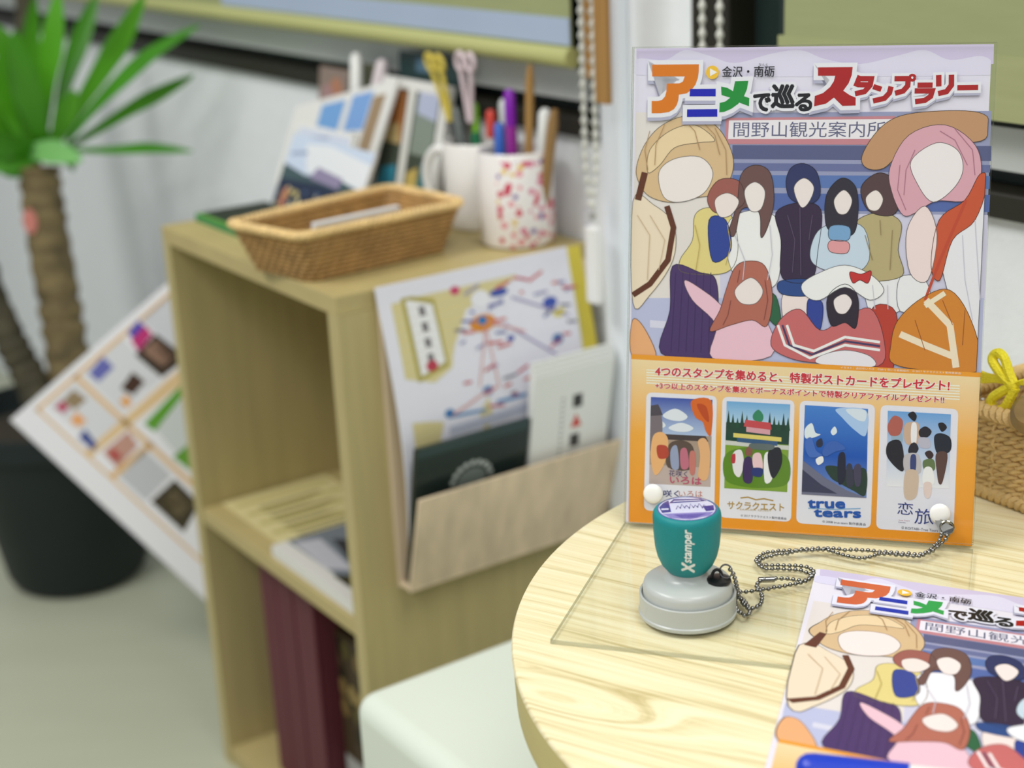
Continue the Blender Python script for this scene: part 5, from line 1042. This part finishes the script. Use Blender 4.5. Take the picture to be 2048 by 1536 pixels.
pen('white_tip_pen','clear pen with a round white tip in the floral mug','pen',W(.040,.262,SH+.010),W(.016,.258,SH+.139),.0056,[((200,204,208),'barrel',1.2),((206,208,212),'grip',1.4),((236,238,236),'tip',1.15)],group=G2)
pen('wooden_stick','short wooden stick at the right of the floral mug','stick',W(.030,.255,SH+.010),W(.000,.258,SH+.140),.0055,[((150,116,70),'stick_shaft',1)],group=G2)
pen('blue_pen','blue and white clip pen in the floral mug','pen',W(.060,.230,SH+.010),W(.072,.240,SH+.122),.0056,[((216,220,226),'barrel',1.1),((200,208,220),'grip',1.2),((50,100,190),'clip',1)],group=G2)
# cards and frames leaning at the window
def leancard(name,label,cat,u0,u1,v0,v1,z1,th,draw,edge=(236,236,232),z0=SH+.0004,shear=0,mt=None,drop=0):
    def F(x,y,l):
        n=(Vector((0,0,1))*(v1-v0)-VD*(z1-z0)).normalized()
        k=y*(1-drop*(1-x)); return W(u0+(u1-u0)*x+shear*k,v0+(v1-v0)*k,z0+(z1-z0)*k)+n*l
    pr=Print(F,6e-5); pr.m.cc=edge; slab(pr.m,F,0,0,1,1,-th,0); pr.m.cc=None; draw(pr)
    return tag(pr.m.build(name,mt or M_print,loc=tuple(W((u0+u1)/2,v0,z0))),label,cat)
def dA(p):
    p.poly(1,(40,52,76),[(0,0),(1,0),(1,.56),(0,.56)]); p.poly(2,(70,92,96),[(0,.40),(.5,.46),(1,.42),(1,.58),(0,.62)]); p.poly(3,(208,222,242),[(0,.60),(.3,.52),(.62,.60),(1,.5),(1,1),(0,1)]); p.poly(4,(236,240,248),[(.3,.56),(.62,.6),(1,.52),(1,.84),(.5,.95),(.2,.9)]); p.poly(5,(150,140,172),[(.36,.5),(.72,.46),(.74,.6),(.42,.66)]); p.poly(5,(150,166,196),[(.05,.72),(.25,.78),(.24,.82),(.05,.76)])
    q=random.Random(9)
    for k in range(34): p.disc(6+k*.1,q.choice([(206,190,120),(196,120,70),(230,220,170),(90,110,150)]),q.uniform(.05,.95),q.uniform(.03,.34),q.uniform(.012,.03),q.uniform(.02,.05),8)
    p.poly(9,(200,132,100),[(.08,.03),(.15,.03),(.16,.3),(.1,.3)])
leancard('night_view_pamphlet','pamphlet with a dark night view below pale blue, left on the bookcase','pamphlet',.403,.214,.135,.168,.777,.004,dA,shear=-.012)
leancard('folded_pamphlet','white folded pamphlet peeking out at left behind the night view','pamphlet',.425,.29,.158,.192,.783,.005,lambda p:[p.poly(1,(214,222,238),[(.05,.05),(.95,.05),(.95,.95),(.05,.95)]),p.poly(2,(170,178,200),[(.1,.8),(.6,.88),(.6,.91),(.1,.83)])])
def dB(p):
    p.poly(1,(120,170,226),[(.30,.60),(.54,.60),(.54,.93),(.30,.93)]); p.poly(1,(130,172,228),[(.60,.62),(.80,.62),(.80,.95),(.60,.95)]); p.poly(1,(164,140,110),[(.81,.3),(.93,.3),(.93,.9),(.81,.9)]); p.poly(1,(196,196,188),[(.08,.3),(.42,.3),(.42,.6),(.08,.6)]); p.poly(1,(180,180,170),[(.52,.3),(.75,.3),(.75,.6),(.52,.6)]); p.poly(2,(70,110,130),[(.08,.58),(.2,.58),(.2,.66),(.08,.66)])
leancard('photo_card','white card with two blue photos leaning behind the pamphlets','card',.535,.318,.205,.255,.838,.004,dB,shear=-.025,drop=.36)
def dC(p):
    p.poly(1,(70,78,66),[(.12,.08),(.9,.08),(.9,.92),(.12,.92)]); p.poly(2,(232,232,226),[(.44,.08),(.54,.08),(.54,.92),(.44,.92)]); p.poly(2,(176,116,66),[(.15,.55),(.42,.5),(.42,.9),(.22,.92)]); p.poly(3,(206,184,130),[(.15,.5),(.4,.5),(.36,.66),(.15,.62)]); p.poly(2,(56,140,166),[(.14,.1),(.42,.1),(.4,.34),(.2,.3)]); p.poly(2,(140,152,140),[(.57,.45),(.88,.45),(.88,.9),(.57,.9)]); p.poly(3,(190,198,224),[(.6,.76),(.88,.72),(.88,.92),(.6,.92)]); p.poly(2,(202,178,100),[(.57,.1),(.74,.1),(.72,.36),(.57,.3)]); p.poly(2,(40,120,130),[(.74,.2),(.88,.2),(.86,.42),(.76,.4)])
leancard('photo_collage','white bordered photo collage standing behind the plain mug','picture',.352,.205,.232,.268,.836,.008,dC)
leancard('dark_leaflet','dark teal leaflet leaning on the window behind the photo frame','leaflet',.345,.215,.276,.2885,.862,.0015,lambda p:[p.poly(1,(40,66,66),[(0,0),(1,0),(1,1),(0,1)]),p.poly(2,(90,126,150),[(.3,.88),(.6,.88),(.6,.97),(.3,.97)])],edge=(40,60,60))
leancard('olive_leaflet','olive brown leaflet leaning between the photo card and the frame','leaflet',.446,.375,.264,.284,.842,.0015,lambda p:[p.poly(1,(104,104,80),[(0,0),(1,0),(1,1),(0,1)])],edge=(100,100,80))
leancard('faded_picture','faded brown and pink picture card at the far back left','card',.535,.46,.264,.284,.830,.002,lambda p:[p.poly(1,(150,132,122),[(0,0),(1,0),(1,1),(0,1)]),p.disc(2,(188,132,104),.6,.8,.22,.12),p.disc(3,(176,140,140),.3,.75,.2,.1)],edge=(150,140,130))
t=thing('pick_holder','small clear cup hidden behind the cards holding two picks','cup',tuple(W(.378,.238,SH+.0003)))
m=MB(); m.lathe([(.010,0),(.0105,.075)],W(.378,.238,SH+.0003),20,capt=False); m.build('cup_wall',M_lens,t,True)
pen('white_pick','white rounded pick rising behind the photo card','pick',W(.380,.236,SH+.002),W(.412,.270,SH+.163),.0045,[((200,200,196),'shaft',.6),((226,228,224),'upper_shaft',1),((236,238,234),'head',1.7)])
pen('pink_pick','pale pink slanted pick rising behind the photo card','pick',W(.374,.228,SH+.002),W(.352,.272,SH+.160),.005,[((200,196,196),'shaft',.6),((206,176,190),'upper_shaft',1.2),((216,206,210),'head',1.6)])

# ------------------------------------------------------------------ potted plant
pc=Vector((-.715,2.30,0))
t=thing('potted_plant','tall green yucca with bare trunks in a black pot by the wall','plant',tuple(pc))
m=MB(); m.lathe([(.085,0),(.102,.006),(.110,.02),(.150,.245),(.160,.250),(.162,.283),(.154,.285),(.146,.25),(.02,.245)],pc,56); m.build('pot',M_pot,t,True)
m=MB(); m.lathe([(.147,.245),(.1,.256),(.002,.262)],pc,40); m.build('soil',M_soil,t,True)
def trunk(L,r0,r1,mt):
    q=spline([Vector(p) for p in L],10); m=MB(); n=len(q); rr=random.Random(n)
    m.tube(q,[(r0+(r1-r0)*i/n)*(1+.07*math.sin(i*2.1)+rr.uniform(-.05,.05)) for i in range(n)],14); m.build('trunk',mt,t,True)
def toward(L): 
    return [Vector(p)+Vector((0,0,0)) for p in L]
trunk(TRUNK,.033,.030,M_bark); trunk(TRUNK2,.026,.022,M_barkd); trunk(TRUNK3,.019,.016,M_barkd)
for li,(L,w) in enumerate(LEAVES):
    q=spline([Vector(p) for p in L],10); m=MB(); n=len(q); vs=[]
    view=Vector((0,0,1.07))
    for i,p in enumerate(q):
        tg=(q[min(n-1,i+1)]-q[max(0,i-1)]).normalized(); sd=tg.cross(view-p).normalized(); 
        rot=Matrix.Rotation(.5*math.sin(li*2.3),3,tg); sd=rot@sd; nm=sd.cross(tg)
        s=i/(n-1); ww=w*.5*(.55+.9*math.sin(PI*min(1,s*1.0+.12))**.8 if s<.98 else .15); ww=w*.5*max(.05,min(1,.34+1.15*s)*(1-max(0,(s-.6)/.4)**2*.96))
        for a,dn in ((-1,.25),(0,0),(1,.25)): vs.append(p+sd*(ww*a)+nm*(ww*dn))
        for a,dn in ((1,.25),(0,0),(-1,.25)): vs.append(p+sd*(ww*a)+nm*(ww*dn-.0012))
    fs=[]
    for i in range(n-1):
        for k in range(6): fs.append((i*6+k,i*6+(k+1)%6,(i+1)*6+(k+1)%6,(i+1)*6+k))
    fs+= [(5,4,3,2,1,0),tuple((n-1)*6+k for k in range(6))]
    m.add(vs,fs); m.build('leaf',M_leafp if li==8 else (M_leaf2 if li in (5,6,3,7,12,17) else M_leaf),t,True)
tg=Vector(TRUNK[-1]).lerp(Vector(TRUNK[-2]),.9)
m=MB(); v=(Vector((0,0,1.07))-tg).normalized(); rt=Vector((v.y,-v.x,0)).normalized(); rt=-rt if rt.x<0 else rt
o_=tg+v*.032-rt*.022; pts=[o_+rt*.010*math.cos(a)+Vector((0,0,.019*math.sin(a))) for a in [k*PI/8 for k in range(16)]]
m.add(pts+[p+v*.001 for p in pts],[tuple(range(15,-1,-1)),tuple(range(16,32))]+[(k,(k+1)%16,16+(k+1)%16,16+k) for k in range(16)]); m.build('pink_tag',M_pink,t)
